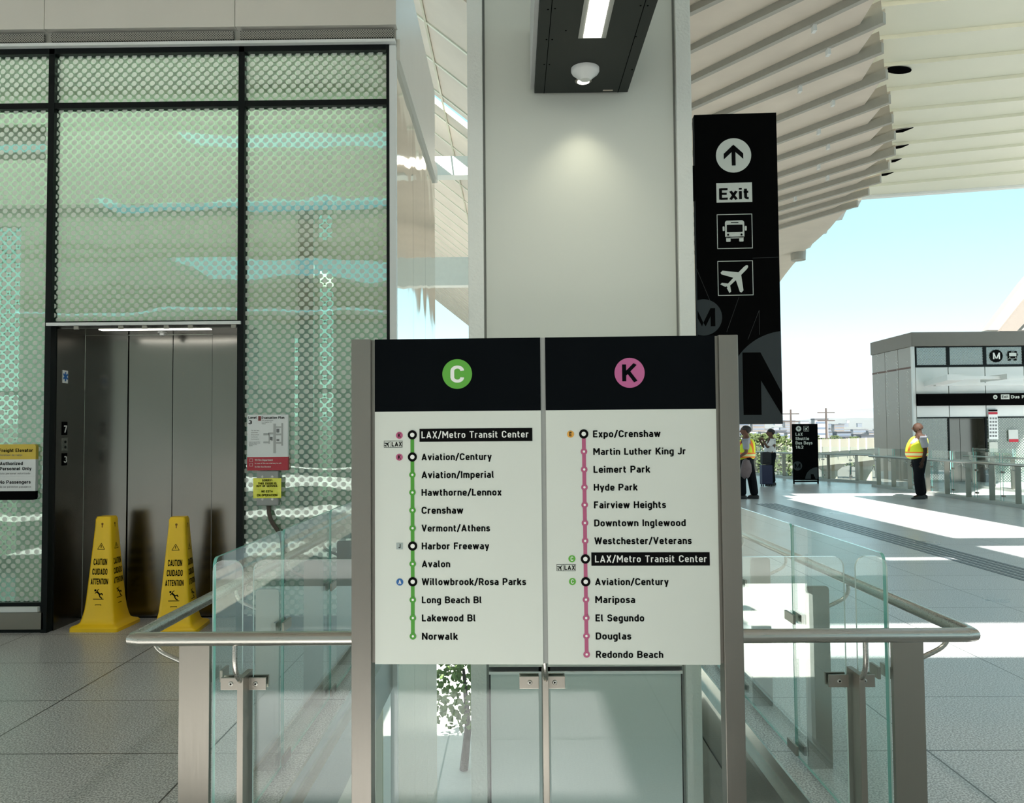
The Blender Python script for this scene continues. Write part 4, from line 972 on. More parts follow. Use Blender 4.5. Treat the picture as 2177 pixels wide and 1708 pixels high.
for s, xe, y_, cap, w, m_, wt in (('Freight Elevator', 70, 961, 7, 72, PRINT, 18), ('Ascensor de carga', 47.5, 969.5, 4, 49, GR, 14), ('Authorized', 48.5, 989, 7, 49, PRINT, 18), ('Personnel Only', 66.5, 1000, 7, 67, PRINT, 18), ('Solo personal autorizado', 64.5, 1008.5, 3.8, 66, GR, 14), ('No Passengers', 65, 1028.5, 7, 67, PRINT, 18), ('No se permiten pasajeros', 66, 1037, 3.8, 68, GR, 14)):
    T_(fe, s, xe, y_, cap, w, m_, wt, align='r')
mb = MB(); rc(mb, -20, 75, 1013, 1013.6); build('rule', mb, GR, fe)

# ------------------------------------------------------------------ caution cones
def make_cone(loc, rot, label):
    t = thing('caution_cone', (0, 0, 0), label, 'caution cone', 'yellow caution cones by the lift door')
    def ring(h, z, r=.25):
        c = h * r; out = []
        for cx, cy_, a0 in ((h - c, h - c, 0), (-h + c, h - c, 90), (-h + c, -h + c, 180), (h - c, -h + c, 270)):
            for q in (0, 30, 60, 90): a_ = math.radians(a0 + q); out.append((cx + c * math.cos(a_), cy_ + c * math.sin(a_), z))
        return out
    prof = [(.205, 0, .12), (.205, .028, .12), (.195, .04, .12), (.165, .05, .14), (.150, .065, .2), (.140, .10, .22), (.128, .16, .24), (.118, .25, .25), (.070, .86, .3), (.068, .915, .3), (.062, .925, .3), (.060, .935, .3)]
    mb = MB(); rings = [ring(*p) for p in prof]; n = 16
    mb.v = [p for r_ in rings for p in r_]
    for i in range(len(rings) - 1):
        for k in range(n): mb.f.append([i * n + k, i * n + (k + 1) % n, (i + 1) * n + (k + 1) % n, (i + 1) * n + k]); mb.mi.append(0)
    mb.f.append([(len(rings) - 1) * n + k for k in range(n)]); mb.f.append(list(range(n))[::-1]); mb.mi += [0, 0]
    build('cone_body', mb, YELL, t, smooth=True)
    for face in range(4):
        a_ = math.radians(90 * face); Uf = Vector((math.cos(a_), math.sin(a_), 0)); Nf = Vector((math.sin(a_), -math.cos(a_), 0))
        sl = (.118 - .070) / (.86 - .25); Vf = (Z_ - Nf * sl).normalized()
        def O(z, k=1): h = .118 - sl * (z - .25); return Nf * (h + .0015 * k) + Z_ * z
        mb = MB(); 
        for s, z_, c_, w_ in (('CAUTION', .535, .052, .115), ('CUIDADO', .455, .050, .128), ('ATTENTION', .375, .048, .148)): mb = MB(); text(mb, s, O(z_), Uf, Vf, c_, width=w_, align='c', wt=20); build('caution_word', mb, PRINT, t)
        mb = MB()
        # triangle
        for pl in stroke2d([(-.03, 0), (0, .05), (.03, 0)], .004, True) + stroke2d([(0, .012), (0, .036)], .006): mb.face([O(.665) + Uf * p.x + Vf * p.y for p in pl])
        build('warning_triangle', mb, PRINT, t); mb = MB()
        # slipping figure
        o = O(.285); s_ = .001
        for path, w in (([(-20, 32), (-6, 22), (8, 8)], 13), ([(8, 8), (26, 16), (34, 2)], 9), ([(4, 6), (14, -14), (30, -24)], 9), ([(-18, 30), (-32, 16)], 7), ([(-14, 28), (-10, 44), (2, 52)], 6)):
            for pl in stroke2d(path, w): mb.face([o + Uf * p.x * s_ + Vf * p.y * s_ for p in pl])
        mb.disc(o + Uf * -.030 + Vf * .042, .009, Uf, Vf, 14)
        shape(mb, [(-46, -34), (44, -34), (44, -28), (-46, -28)], o, Uf, Vf, s_)
        build('slipping_figure', mb, PRINT, t)
        mb = MB(); o = O(.20)
        shape(mb, rrect(-28, -12, 28, 12, 8), o, Uf, Vf, s_)
        build('emblem', mb, PRINT, t)
        mb = MB()
        for yy in (6, 0, -6): shape(mb, [(-20, yy - 1.2), (20, yy - 1.2), (20, yy + 1.2), (-20, yy + 1.2)], O(.20, 2), Uf, Vf, s_)
        build('emblem_line', mb, YELL, t)
        mb = MB(); mb.disc(O(.875), .010, Uf, Vf, 14); shape(mb, [(-4, -30), (4, -30), (4, 0), (-4, 0)], O(.875), Uf, Vf, s_); build('key_slot', mb, mat('dark amber recess', (.25, .10, .0), .6), t)
    t.location = loc; t.rotation_euler = (0, 0, rot); return t
c1 = PZ(222, 1334, 0)
cone = make_cone((c1.x, c1.y + .02, 0), math.radians(-2), 'left yellow caution cone standing fully in view before the lift door')
dup(cone, (A(384, 1000, 6.95).x, 6.93, 0), 'yellow caution cone by the door whose base hides behind the sloping handrail', rot=math.radians(4))

# ------------------------------------------------------------------ right-hand lift house
BY = 26.0
def B(px, py, y=BY): return PY(px, py, y)
xb0 = B(1940, 800).x; depth = 2.9
rb = thing('far_lift_house', (xb0, BY, 0), 'far lift house with dotted glass transom and black exit band at right', 'building')
zt_, zt2 = B(1960, 707).z, B(1960, 737).z
build('roof_band', MB().box(xb0 - .05, 24, BY - .1, BY + depth, zt2, zt_), mat('taupe roof band', (.17, .155, .13), .45, var=.05), rb, bevel=.03)
SIDE = mat('taupe side panel', (.27, .24, .20), .28, var=.05, metal=.2)
ysd = [BY, BY + .95, BY + 1.9, BY + depth]
for a, b in zip(ysd[:-1], ysd[1:]): build('side_panel', MB().box(xb0, xb0 + .1, a + .01, b - .01, 0, zt2), SIDE, rb)
mb = MB(); random.seed(3)
for k in range(4):
    for j in range(60):
        if random.random() < .55: yy = BY + .25 + k * .72 + (j % 3) * .05; z_ = 1.9 + j * .035 + k * .1; mb.box(xb0 - .004, xb0, yy, yy + .03, z_, z_ + .025)
build('light_dash', mb, WTEXT, rb)
build('side_groove', MB().box(xb0 - .003, xb0, BY, BY + depth, B(1940, 783).z, B(1940, 779).z), mat('brown seam', (.12, .05, .03), .5), rb)
build('corner_trim', MB().box(xb0 - .02, xb0 + .07, BY - .03, BY + .05, 0, zt2), TRIMW, rb)
xs_ = [xb0 + .09, B(2015, 760).x, B(2093, 760).x, B(2176, 760).x, 17.5, 20]
def zz_(py): return B(2030, py).z
FRS = clear_glass('far dotted glass', (.45, .55, .48), 1.5, boost=.15, dots=(.085, .021), dotcol=(.30, .33, .30))
for a, b in zip(xs_[:-1], xs_[1:]):
    build('transom_pane', MB().box(a + .05, b - .05, BY, BY + .02, zz_(776), zz_(739)), FRS, rb)
    build('frame', MB().box(a, b, BY - .02, BY, zz_(780), zz_(776)).box(a, b, BY - .02, BY, zz_(739), zz_(736)).box(a, a + .05, BY - .02, BY, zz_(776), zz_(739)).box(b - .05, b, BY - .02, BY, zz_(776), zz_(739)), DFRAME, rb)
    build('wall_panel', MB().box(a + .015, b - .015, BY, BY + .05, zz_(837), zz_(781)), TRIMW, rb)
    build('wall_panel', MB().box(a + .015, b - .015, BY, BY + .05, zz_(887), zz_(863)), TRIMW, rb)
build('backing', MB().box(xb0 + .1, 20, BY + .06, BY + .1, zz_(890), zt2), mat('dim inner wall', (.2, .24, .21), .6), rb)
build('exit_band', MB().box(xb0 + .1, 20, BY - .12, BY, zz_(862.5), zz_(837.5)), BLACK, rb)
bs = (B(2100, 800) - B(2000, 800)).length / 100
def Bf(px, py, k=1, y=BY): return PY(px, py, y - .004 * k)
mb = MB(); mb.disc(Bf(2116, 844.5, 31), 4.6 * bs, X_, Z_, 24); build('arrow_disc', mb, SIGNW, rb); mb = MB(); arrow_icon(mb, Bf(2116, 844.5, 32), X_, Z_, 7.5 * bs, True); build('arrow', mb, PRINT, rb)
mb = MB(); shape(mb, [(-9, -5), (9, -5), (9, 5), (-9, 5)], Bf(2137, 844, 31), X_, Z_, bs); build('exit_plate', mb, SIGNW, rb); mb = MB(); text(mb, 'Exit', Bf(2137, 847, 32), X_, Z_, 6.2 * bs, width=14 * bs, align='c'); build('lettering', mb, PRINT, rb)
mb = MB(); text(mb, 'Bus Plaza', Bf(2149.5, 847.5, 31), X_, Z_, 6.8 * bs, width=50 * bs); build('lettering', mb, SIGNW, rb)
build('roundel', MB().disc(Bf(2118.5, 757, 8), 13.5 * bs, X_, Z_, 36), PRINT, rb)
mb = MB()
for pl in m_letter(1): shape(mb, [(x * 15, y_ * 14) for x, y_ in pl], Bf(2118.5, 757, 9), X_, Z_, bs)
build('roundel_letter', mb, WTEXT, rb)
mb, mb2 = MB(), MB(); bus_icon(mb, mb2, Bf(2153, 757, 8), X_, Z_, 23 * bs, -Y_ * .005); build('bus_symbol', mb, PRINT, rb); build('bus_symbol_detail', mb2, SIGNW, rb)
mb = MB(); frame_icon(mb, Bf(2186, 758, 8), X_, Z_, -11, -11, 11, 11, 1.2, bs); plane_icon(mb, Bf(2186, 758, 8), X_, Z_, 17 * bs); build('symbol_frame', mb, PRINT, rb)
# ground floor: glass, steel door, posters
build('side_glass', MB().box(xb0 + .1, B(2016, 950).x, BY, BY + .03, 0, zz_(889)), FRS, rb)
build('mullion', MB().box(B(2016, 950).x, B(2019, 950).x, BY - .03, BY + .05, 0, zz_(888)), DFRAME, rb)
build('door_leaf', MB().box(B(2019, 950).x, B(2056, 950).x, BY + .4, BY + .45, 0, zz_(889)), DOORS, rb); build('door_leaf', MB().box(B(2057, 950).x, B(2080, 950).x, BY + .4, BY + .45, 0, zz_(889)), DOORS, rb)
build('reveal', MB().box(B(2094, 950).x, B(2096, 950).x, BY, BY + .45, 0, zz_(889)).box(B(2080, 950).x, B(2096, 950).x, BY + .4, BY + .45, 0, zz_(889)), DOORS, rb)
build('mullion', MB().box(B(2095, 950).x, B(2099, 950).x, BY - .03, BY + .05, 0, zz_(888)), DFRAME, rb)
build('side_glass', MB().box(B(2099, 950).x, 20, BY, BY + .03, 0, zz_(889)), FRS, rb)
build('inner_wall', MB().box(xb0 + .1, 20, BY + 2.0, BY + 2.1, 0, zt2), WALLI, rb)
build('rail', MB().box(xb0 + .1, 20, BY - .02, BY, zz_(889.5), zz_(887)), DFRAME, rb)
p0, p1 = B(1958, 815), B(2177, 812)
build('awning', MB().prism([(B(1960, 800).x, BY - .1, zz_(822)), (B(1960, 800).x, BY - 1.5, zz_(815)), (B(1960, 800).x, BY - 1.5, zz_(803)), (B(1960, 800).x, BY - .1, zz_(812))], (.5, 0, 0)), TRIMW, rb)
build('awning_beam', MB().box(B(1972, 800).x, 20, BY - 1.2, BY - 1.05, zz_(812), zz_(806)), TRIMW, rb); build('awning_blade', MB().box(B(2080, 800).x, B(2084, 800).x, BY - 1.5, BY - .1, zz_(814), zz_(803)), TRIMW, rb)
build('awning_beam', MB().box(B(1972, 800).x, 20, BY - .5, BY - .35, zz_(822), zz_(817)), TRIMW, rb)
po = build('timetable_poster', MB().box(B(2099.5, 900).x, B(2119, 900).x, BY - .06, BY - .03, zz_(935), zz_(872)), EVW, None); tag(po, 'white timetable poster with a red strip on the far glass', 'poster')
build('poster_header', MB().box(B(2099.5, 900).x, B(2119, 900).x, BY - .065, BY - .06, zz_(876), zz_(872)), PRINT, po); build('poster_strip', MB().box(B(2099.5, 900).x, B(2119, 900).x, BY - .065, BY - .06, zz_(882), zz_(877)), RED, po)
mb = MB()
for r_ in range(6):
    for c_ in range(3): q = B(2101.5 + c_ * 5.8, 888 + r_ * 7.4); mb.box(q.x, q.x + .06, BY - .062, BY - .06, q.z - .06, q.z)
build('poster_print', mb, GR, po)
p2 = build('paper_notice', MB().box(B(2101, 950).x, B(2119, 950).x, BY - .06, BY - .03, zz_(962), zz_(941)), mat('pale paper', (.5, .53, .48), .6), None); tag(p2, 'pale paper notice below the timetable poster', 'notice')
p3 = build('notice_board', MB().box(B(2143, 950).x, B(2163, 950).x, BY - .06, BY - .03, zz_(941), zz_(915)), mat('pale notice', (.52, .55, .52), .5), None); tag(p3, 'small white notice with red foot on the far glass, right of the timetable', 'notice'); build('red_foot', MB().box(B(2143, 950).x, B(2163, 950).x, BY - .065, BY - .06, zz_(941), zz_(935)), RED, p3)

# slanting canopy leg behind the lift house
cn = thing('slanting_canopy_leg', (24, 40, 0), 'pale slanting canopy end rising behind the far lift house at the right edge', 'roof')
def K(px, py, y=36): return PY(px, py, y)
mb = MB(); mb.prism([K(2100, 702), K(2177, 600), K(2320, 430), K(2400, 560), K(2195, 702)], (0, .5, 0)); build('canopy_skin', mb, mat('pale pink-grey skin', (.24, .225, .20), .5, var=.04), cn)
mb = MB(); mb.prism([K(2126, 704, 35.8), K(2177, 640, 35.8), K(2330, 470, 35.8), K(2360, 500, 35.8), K(2162, 704, 35.8)], (0, .2, 0)); build('canopy_rib', mb, mat('tan skin', (.16, .14, .12), .5), cn)

# ------------------------------------------------------------------ railings on the far side
def far_rail(name_, pts, label, ph=.862, n_per=.95, side=1, two=True):
    t = thing(name_, pts[0], label, 'railing', 'glass railings on the far side of the concourse')
    build('handrail', MB().tube([Vector(p) + Z_ * HR for p in pts], .03, 12), STEELH, t, smooth=True)
    for a, b in zip(pts[:-1], pts[1:]):
        a, b = Vector(a), Vector(b); L = (b - a).length; d = (b - a) / L; nn = Vector((-d.y, d.x, 0)) * side; n = max(1, round(L / n_per))
        for k in range(n):
            p = a + d * (L * (k + .3) / n) + nn * .14; u = nn * .06; v = d * .012
            build('post', MB().hexa([p - u - v, p + u - v, p + u + v, p - u + v], [q + Z_ * ph for q in (p - u - v, p + u - v, p + u + v, p - u + v)]), STEEL, t)
            build('bracket', MB().tube([p + Z_ * .76 - nn * .05, p + Z_ * .79 - nn * .12, p + Z_ * .88 - nn * .14], .011, 6), STEELH, t)
        g0, g1 = a + nn * .24, b + nn * .24; m_ = max(1, round(L / 1.02))
        for k in range(m_):
            q0_, q1_ = g0 + (g1 - g0) * (k / m_ + .004), g0 + (g1 - g0) * ((k + 1) / m_ - .004); w = nn * .012
            mb = MB(); mb.hexa([q0_ + Z_ * .06, q1_ + Z_ * .06, q1_ + w + Z_ * .06, q0_ + w + Z_ * .06], [q + Z_ * 1.12 for q in (q0_, q1_, q1_ + w, q0_ + w)]); mb.mi = [0, 1, 0, 1, 0, 1]
            build('glass_panel', mb, [GLASS, GEDGE], t)
            for zc in (.18, .70): build('glass_clamp', MB().hexa([q0_ - d * .05 - w + Z_ * (zc - .02), q0_ + d * .05 - w + Z_ * (zc - .02), q0_ + d * .05 + w * 2 + Z_ * (zc - .02), q0_ - d * .05 + w * 2 + Z_ * (zc - .02)], [q + Z_ * (zc + .02) for q in (q0_ - d * .05 - w, q0_ + d * .05 - w, q0_ + d * .05 + w * 2, q0_ - d * .05 + w * 2)]), STEEL, t)
        build('kerb', MB().hexa([a + nn * .05, b + nn * .05, b + nn * .3, a + nn * .3], [q + Z_ * .07 for q in (a + nn * .05, b + nn * .05, b + nn * .3, a + nn * .3)]), CONC, t)
    return t
far_rail('concourse_railing', [(10.45, 24.4, 0), (10.4, 12, 0)], 'long glass railing behind the standing guard, running toward the right edge', side=1)
far_rail('concourse_railing', [(13.0, 24.0, 0), (13.0, 13, 0)], 'second glass railing in front of the far lift house, behind the nearer one', side=1)
far_rail('concourse_railing', [tuple(FA), tuple(FB), tuple(FC)], 'curved railing at the back of the concourse before the city view', side=1, n_per=1.35)
# steel counter-like newel in the well
tag(build('newel_box', MB().box(.98, 1.235, 4.6, 6.4, -6, -.42), CONC, None, bevel=.01), 'grey box rising inside the stair well under the right skirting', 'box')

# ------------------------------------------------------------------ free-standing bus bay sign
q0_, q1_ = PZ(1686.5, 1029, 0), PZ(1740, 1031, 0); sy = q0_.y
st = thing('bus_bay_sign', ((q0_.x + q1_.x) / 2, sy, 0), 'black free-standing shuttle bus bay sign board on two legs by the far railing', 'sign')
def D(px, py, k=0): return PY(px, py, sy - .004 * k)
x0, x1 = D(1685.5, 960).x, D(1739.5, 960).x; z0, z1 = D(1712, 1021).z, D(1712, 901.5).z
build('sign_board', MB().box(x0, x1, sy, sy + .06, z0, z1), BLACK, st)
for x in (x0, x1 - .04): build('leg', MB().box(x, x + .04, sy, sy + .05, 0, z0), DFRAME, st)
build('foot_bar', MB().box(x0, x1, sy + .0, sy + .05, .05, .09), DFRAME, st)
ds_ = (x1 - x0) / 54
mb = MB(); mb.disc(D(1697.7, 912, 1), 5.8 * ds_, X_, Z_, 28); build('arrow_disc', mb, SIGNW, st); mb = MB(); arrow_icon(mb, D(1697.7, 912, 2), X_, Z_, 9.4 * ds_); build('arrow', mb, PRINT, st)
mb = MB(); c = D(1714, 912, 1); frame_icon(mb, c, X_, Z_, -5.6, -5.6, 5.6, 5.6, .5, ds_); plane_icon(mb, c, X_, Z_, 9.2 * ds_); build('plane_symbol', mb, SIGNW, st)
for i, (s, w) in enumerate((('LAX', 15), ('Shuttle', 28.5), ('Bus Bays', 35.5), ('1&2', 16.5))): mb = MB(); text(mb, s, D(1691.5, 927 + i * 9.2, 1), X_, Z_, 6.6 * ds_, width=w * ds_, wt=18); build('lettering', mb, SIGNW, st)
c = D(1695.5, 991, 1); roundel(st, c, 9.8 * ds_, (x0 - c.x, x1 - c.x, z0 - c.z, z1 - c.z), GREYP, BLACK, Y_ * 4, X_)
c = D(1738, 1020, 1); roundel(st, c, 26 * ds_, (x0 - c.x, x1 - .03 - c.x, z0 + .03 - c.z, z1 - c.z), GREYP, BLACK, Y_ * 4, X_, sx=1.2, k=.9)

# ------------------------------------------------------------------ people
def skinmesh(name_, verts, edges, radii, m_, parent, sub=2, root=0):
    me = bpy.data.meshes.new(name_); me.from_pydata(verts, edges, []); ob = bpy.data.objects.new(name_, me); COL.objects.link(ob)
    md = ob.modifiers.new('s', 'SKIN'); 
    for i, r_ in enumerate(radii):
        sv = me.skin_vertices[0].data[i]; sv.radius = r_ if isinstance(r_, tuple) else (r_, r_); sv.use_root = (i == root)
    md.use_smooth_shade = True
    s2 = ob.modifiers.new('u', 'SUBSURF'); s2.levels = sub; s2.render_levels = sub
    dg = bpy.context.evaluated_depsgraph_get(); dg.update(); nm = bpy.data.meshes.new_from_object(ob.evaluated_get(dg)); nm.name = name_
    bpy.data.objects.remove(ob); o = bpy.data.objects.new(name_, nm); COL.objects.link(o); o.parent = parent
    if nm.materials: nm.materials.clear()
    for mm in (m_ if isinstance(m_, (list, tuple)) else [m_]): nm.materials.append(mm)
    for p in nm.polygons: p.use_smooth = True
    return o
def ellipsoid(name_, c, r, m_, parent, fn=None, n=20):
    mb = MB(); rows = n // 2; vs = []
    for i in range(rows + 1):
        th = math.pi * i / rows
        for k in range(n):
            ph = 2 * math.pi * k / n; p = Vector((math.sin(th) * math.cos(ph), math.sin(th) * math.sin(ph), math.cos(th)))
            if fn: p = fn(p)
            vs.append((c[0] + p.x * r[0], c[1] + p.y * r[1], c[2] + p.z * r[2]))
    fs = [(i * n + k, i * n + (k + 1) % n, (i + 1) * n + (k + 1) % n, (i + 1) * n + k) for i in range(rows) for k in range(n)]
    me = bpy.data.meshes.new(name_); me.from_pydata(vs, [], fs); me.materials.append(m_)
    bm = bmesh.new(); bm.from_mesh(me); bmesh.ops.remove_doubles(bm, verts=bm.verts, dist=1e-5); bmesh.ops.recalc_face_normals(bm, faces=bm.faces); bm.to_mesh(me); bm.free()
    for p in me.polygons: p.use_smooth = True
    o = bpy.data.objects.new(name_, me); COL.objects.link(o); o.parent = parent; return o
def person(loc, heading, label, h=1.78, skin=(.16, .075, .045), belly=0.0, arms=None, legs=None, hair=None, shirt=None, pants=None, lean=0.0, bulk=1.15):
    """local: +x forward, +y left, z up"""
    t = thing('person', (0, 0, 0), label, 'person'); k = h / 1.78
    SK = mat('skin %.3f' % skin[0], skin, .7, var=.05, spec=.2)
    sh = arms; A_ = {}
    V = [(0, 0, .97), (belly * .3, 0, 1.12), (belly * .2 + lean * .5, 0, 1.30), (lean, 0, 1.43), (lean + .01, 0, 1.52), (lean + .02, 0, 1.60), (lean + .03, 0, 1.69), (lean + .025, 0, 1.745)]
    R = [(.13, .155), (.13 + belly * .35, .15 + belly * .2), (.125 + belly * .12, .165), (.085, .13), (.055, .058), (.078, .066), (.088, .074), (.06, .055)]
    E_ = [(0, 1), (1, 2), (2, 3), (3, 4), (4, 5), (5, 6), (6, 7)]
    def addv(p, r_, frm): V.append(p); R.append(r_); E_.append((frm, len(V) - 1)); return len(V) - 1
    hands = []
    for g in (1, -1):
        s_, e_, w_ = arms[g]
        i = addv((lean + s_[0], g * s_[1], s_[2]), (.055, .055), 3); j = addv(e_, (.042, .042), i); j2 = addv(tuple((Vector(e_) + Vector(w_)) / 2), (.036, .036), j); q = addv(w_, (.026, .026), j2)
        d = (Vector(w_) - Vector(e_)).normalized(); pm = Vector(w_) + d * .075; pi_ = addv(tuple(pm), (.022, .034), q)
        side = d.cross(Vector((0, 1, 0))); side = side.normalized() if side.length > .1 else Vector((1, 0, 0))
        for f in range(4):
            off = side * (.024 * (f - 1.5) * .8); ln = (.062, .072, .068, .052)[f]
            a1 = addv(tuple(pm + off + d * .03), (.0085, .0085), pi_); addv(tuple(pm + off * 1.1 + d * (.03 + ln) + Vector((.012, -g * .012, 0))), (.0075, .0075), a1)
        th = addv(tuple(Vector(w_) + side * .035 + d * .035), (.010, .010), q); addv(tuple(Vector(w_) + side * .045 + d * .085), (.009, .009), th)
    for g in (1, -1):
        hp, kn, an, to = legs[g]
        a1 = addv(hp, (.085, .085), 0); a2 = addv(kn, (.055, .055), a1); a3 = addv(an, (.038, .038), a2); addv(to, (.032, .04), a3)
    V = [tuple(Vector(v) * k) for v in V]
    body = skinmesh('body', V, E_, [(a * k, b * k) for a, b in R], SK, t, sub=1)
    hx = lean + .03
    def hf(p):
        q = p.copy()
        if p.x > .1 and p.z < 0: q.x *= 1 - .12 * (-p.z); q.y *= 1 - .25 * (-p.z)
        if p.x < 0 and p.z < -.3: q.x *= .7
        return q
    hd = ellipsoid('head', (hx * k, 0, 1.665 * k), (.102 * k, .079 * k, .125 * k), SK, body, hf)
    ellipsoid('nose', ((hx + .103) * k, 0, 1.655 * k), (.018, .014, .022), SK, body, n=10)
    for g in (1, -1):
        ellipsoid('ear', ((hx - .01) * k, g * .08 * k, 1.66 * k), (.018, .009, .03), SK, body, n=10); ellipsoid('eye', ((hx + .088) * k, g * .032 * k, 1.678 * k), (.009, .010, .008), PRINT, body, n=8)
    ellipsoid('mouth', ((hx + .092) * k, 0, 1.612 * k), (.010, .022, .006), mat('lips', (.12, .04, .035), .5), body, n=10)
    t['_k'] = k
    # trousers
    pv, pr, pe_ = [(-.005, 0, .985)], [(.155 + belly * .12, .165)], []
    for g in (1, -1):
        hp, kn, an, to = legs[g]
        pv += [(hp[0], hp[1], hp[2]), (kn[0], kn[1], kn[2]), (an[0], an[1], an[2] - .035)]; pr += [.124, .104, .092]; n_ = len(pv); pe_ += [(0, n_ - 3), (n_ - 3, n_ - 2), (n_ - 2, n_ - 1)]
    pv.append((belly * .15, 0, 1.10)); pr.append((.145 + belly * .28, .165 + belly * .15)); pe_.append((0, len(pv) - 1))
    skinmesh('trousers', [tuple(Vector(v) * k) for v in pv], pe_, pr, pants, t, sub=2)
    for g in (1, -1):
        an, to = Vector(legs[g][2]), Vector(legs[g][3]); d = (to - an); d.z = 0; d.normalize(); nn = Vector((-d.y, d.x, 0)); mb = MB(); base = Vector((an.x, an.y, 0)); rows = []
        for u, w, zt_ in ((-.09, .030, .07), (-.06, .040, .10), (0, .042, .115), (.07, .046, .075), (.14, .046, .05), (.18, .03, .03)): rows.append([base + d * u + nn * w + Z_ * .002, base + d * u - nn * w + Z_ * .002, base + d * u - nn * w * .75 + Z_ * zt_, base + d * u + nn * w * .75 + Z_ * zt_])
        mb.v = [tuple(p * k) for r_ in rows for p in r_]
        for i in range(5):
            for q in range(4): mb.f.append([i * 4 + q, i * 4 + (q + 1) % 4, (i + 1) * 4 + (q + 1) % 4, (i + 1) * 4 + q]); mb.mi.append(0)
        mb.f += [[0, 1, 2, 3], [20, 21, 22, 23]]; mb.mi += [0, 0]; build('shoe', mb, mat('black shoe', (.008, .008, .01), .5), t, bevel=.008)
    # shirt
    sv, sr, se = [(belly * .1, 0, .93), (belly * .3, 0, 1.12), (belly * .2 + lean * .5, 0, 1.30), (lean, 0, 1.43), (lean + .005, 0, 1.50)], [(.150 + belly * .25, .17 + belly * .1), (.145 + belly * .33, .168 + belly * .18), (.134 + belly * .12, .172), (.090, .14), (.066, .070)], [(0, 1), (1, 2), (2, 3), (3, 4)]
    for g in (1, -1):
        s_, e_, w_ = arms[g]; sv += [(lean + s_[0], g * s_[1], s_[2]), tuple(Vector((lean + s_[0], g * s_[1], s_[2])).lerp(Vector(e_), .45)), tuple(Vector((lean + s_[0], g * s_[1], s_[2])).lerp(Vector(e_), .85))]; sr += [.078, .074, .072]; n_ = len(sv); se += [(3, n_ - 3), (n_ - 3, n_ - 2), (n_ - 2, n_ - 1)]
    shirt_o = skinmesh('shirt', [tuple(Vector(v) * k) for v in sv], se, [(tuple(a * k for a in r_) if isinstance(r_, tuple) else r_ * k) for r_ in sr], shirt, t, sub=2)
    if hair:
        def hh(p):
            q = p.copy()
            if p.z < -.1 and p.x > -.2: q = q * .5
            if p.x > .55: q.x *= .82
            return q
        ellipsoid('hair', ((hx - .015) * k, 0, 1.70 * k), (hair[1] * k, (hair[1] - .02) * k, hair[2] * k), hair[0], t, hh)
    t.location = loc; t.rotation_euler = (0, 0, heading); t.scale = (bulk, bulk, 1); return t, k
def vest_mat():
    m, nt, b = base_mat('hi-vis vest fabric'); N = nt.nodes; L = nt.links
    tc = N.new('ShaderNodeTexCoord'); sep = N.new('ShaderNodeSeparateXYZ'); L.new(tc.outputs['Object'], sep.inputs[0])
    cr = N.new('ShaderNodeValToRGB'); cr.color_ramp.interpolation = 'CONSTANT'; e = cr.color_ramp.elements
    mr = N.new('ShaderNodeMapRange'); mr.inputs['From Min'].default_value = .9; mr.inputs['From Max'].default_value = 1.6; L.new(sep.outputs[2], mr.inputs[0]); L.new(mr.outputs[0], cr.inputs[0])
    Yc, Oc, Sc = (.72, .80, .03, 1), (.90, .20, .02, 1), (.75, .80, .35, 1)
    e[0].color = Yc; e[1].position = .14; e[1].color = Oc
    for p, c_ in ((.19, Sc), (.27, Oc), (.32, Yc)): q = e.new(p); q.color = c_
    # shoulder stripes: |y| near 0.10 above the chest band
    ab = N.new('ShaderNodeMath'); ab.operation = 'ABSOLUTE'; L.new(sep.outputs[1], ab.inputs[0]); sb = N.new('ShaderNodeMath'); sb.operation = 'SUBTRACT'; sb.inputs[1].default_value = .105; L.new(ab.outputs[0], sb.inputs[0])
    a2 = N.new('ShaderNodeMath'); a2.operation = 'ABSOLUTE'; L.new(sb.outputs[0], a2.inputs[0]); lt = N.new('ShaderNodeMath'); lt.operation = 'LESS_THAN'; lt.inputs[1].default_value = .022; L.new(a2.outputs[0], lt.inputs[0])
    gt = N.new('ShaderNodeMath'); gt.operation = 'GREATER_THAN'; gt.inputs[1].default_value = 1.13; L.new(sep.outputs[2], gt.inputs[0]); mu = N.new('ShaderNodeMath'); mu.operation = 'MULTIPLY'; L.new(lt.outputs[0], mu.inputs[0]); L.new(gt.outputs[0], mu.inputs[1])
    mx = N.new('ShaderNodeMix'); mx.data_type = 'RGBA'; L.new(mu.outputs[0], mx.inputs[0]); L.new(cr.outputs[0], mx.inputs[6]); mx.inputs[7].default_value = Oc; L.new(mx.outputs[2], b.inputs['Base Color']); b.inputs['Roughness'].default_value = .7
    return m
VEST = vest_mat()
def vest(t, k, belly, lean):
    sv = [(belly * .14, 0, .925), (belly * .30, 0, 1.08), (belly * .24 + lean * .5, 0, 1.26), (lean * .9, 0, 1.42), (lean + .003, 0, 1.485)]
    sr = [(.178 + belly * .28, .19 + belly * .12), (.178 + belly * .40, .200 + belly * .2), (.176 + belly * .20, .215), (.135, .185), (.10, .12)]
    return skinmesh('hi_vis_vest', [tuple(Vector(v) * k) for v in sv], [(0, 1), (1, 2), (2, 3), (3, 4)], [(a * k, b * k) for a, b in sr], VEST, t, sub=2)
DARKP = mat('black trousers', (.008, .009, .011), .9, spec=.05); GREYS = mat('grey uniform shirt', (.26, .27, .30), .8); WSH = mat('white shirt', (.62, .62, .62), .8)
def stand(sp=.10, st=0.0): return {1: ((0, .09, .92), (.02 + st, .10, .50), (-.02 + st * 1.2, sp, .10), (.12 + st * 1.2, sp + .02, .035)), -1: ((0, -.09, .92), (.02 - st, -.10, .50), (-.03 - st, -sp, .10), (.11 - st, -sp - .02, .035))}
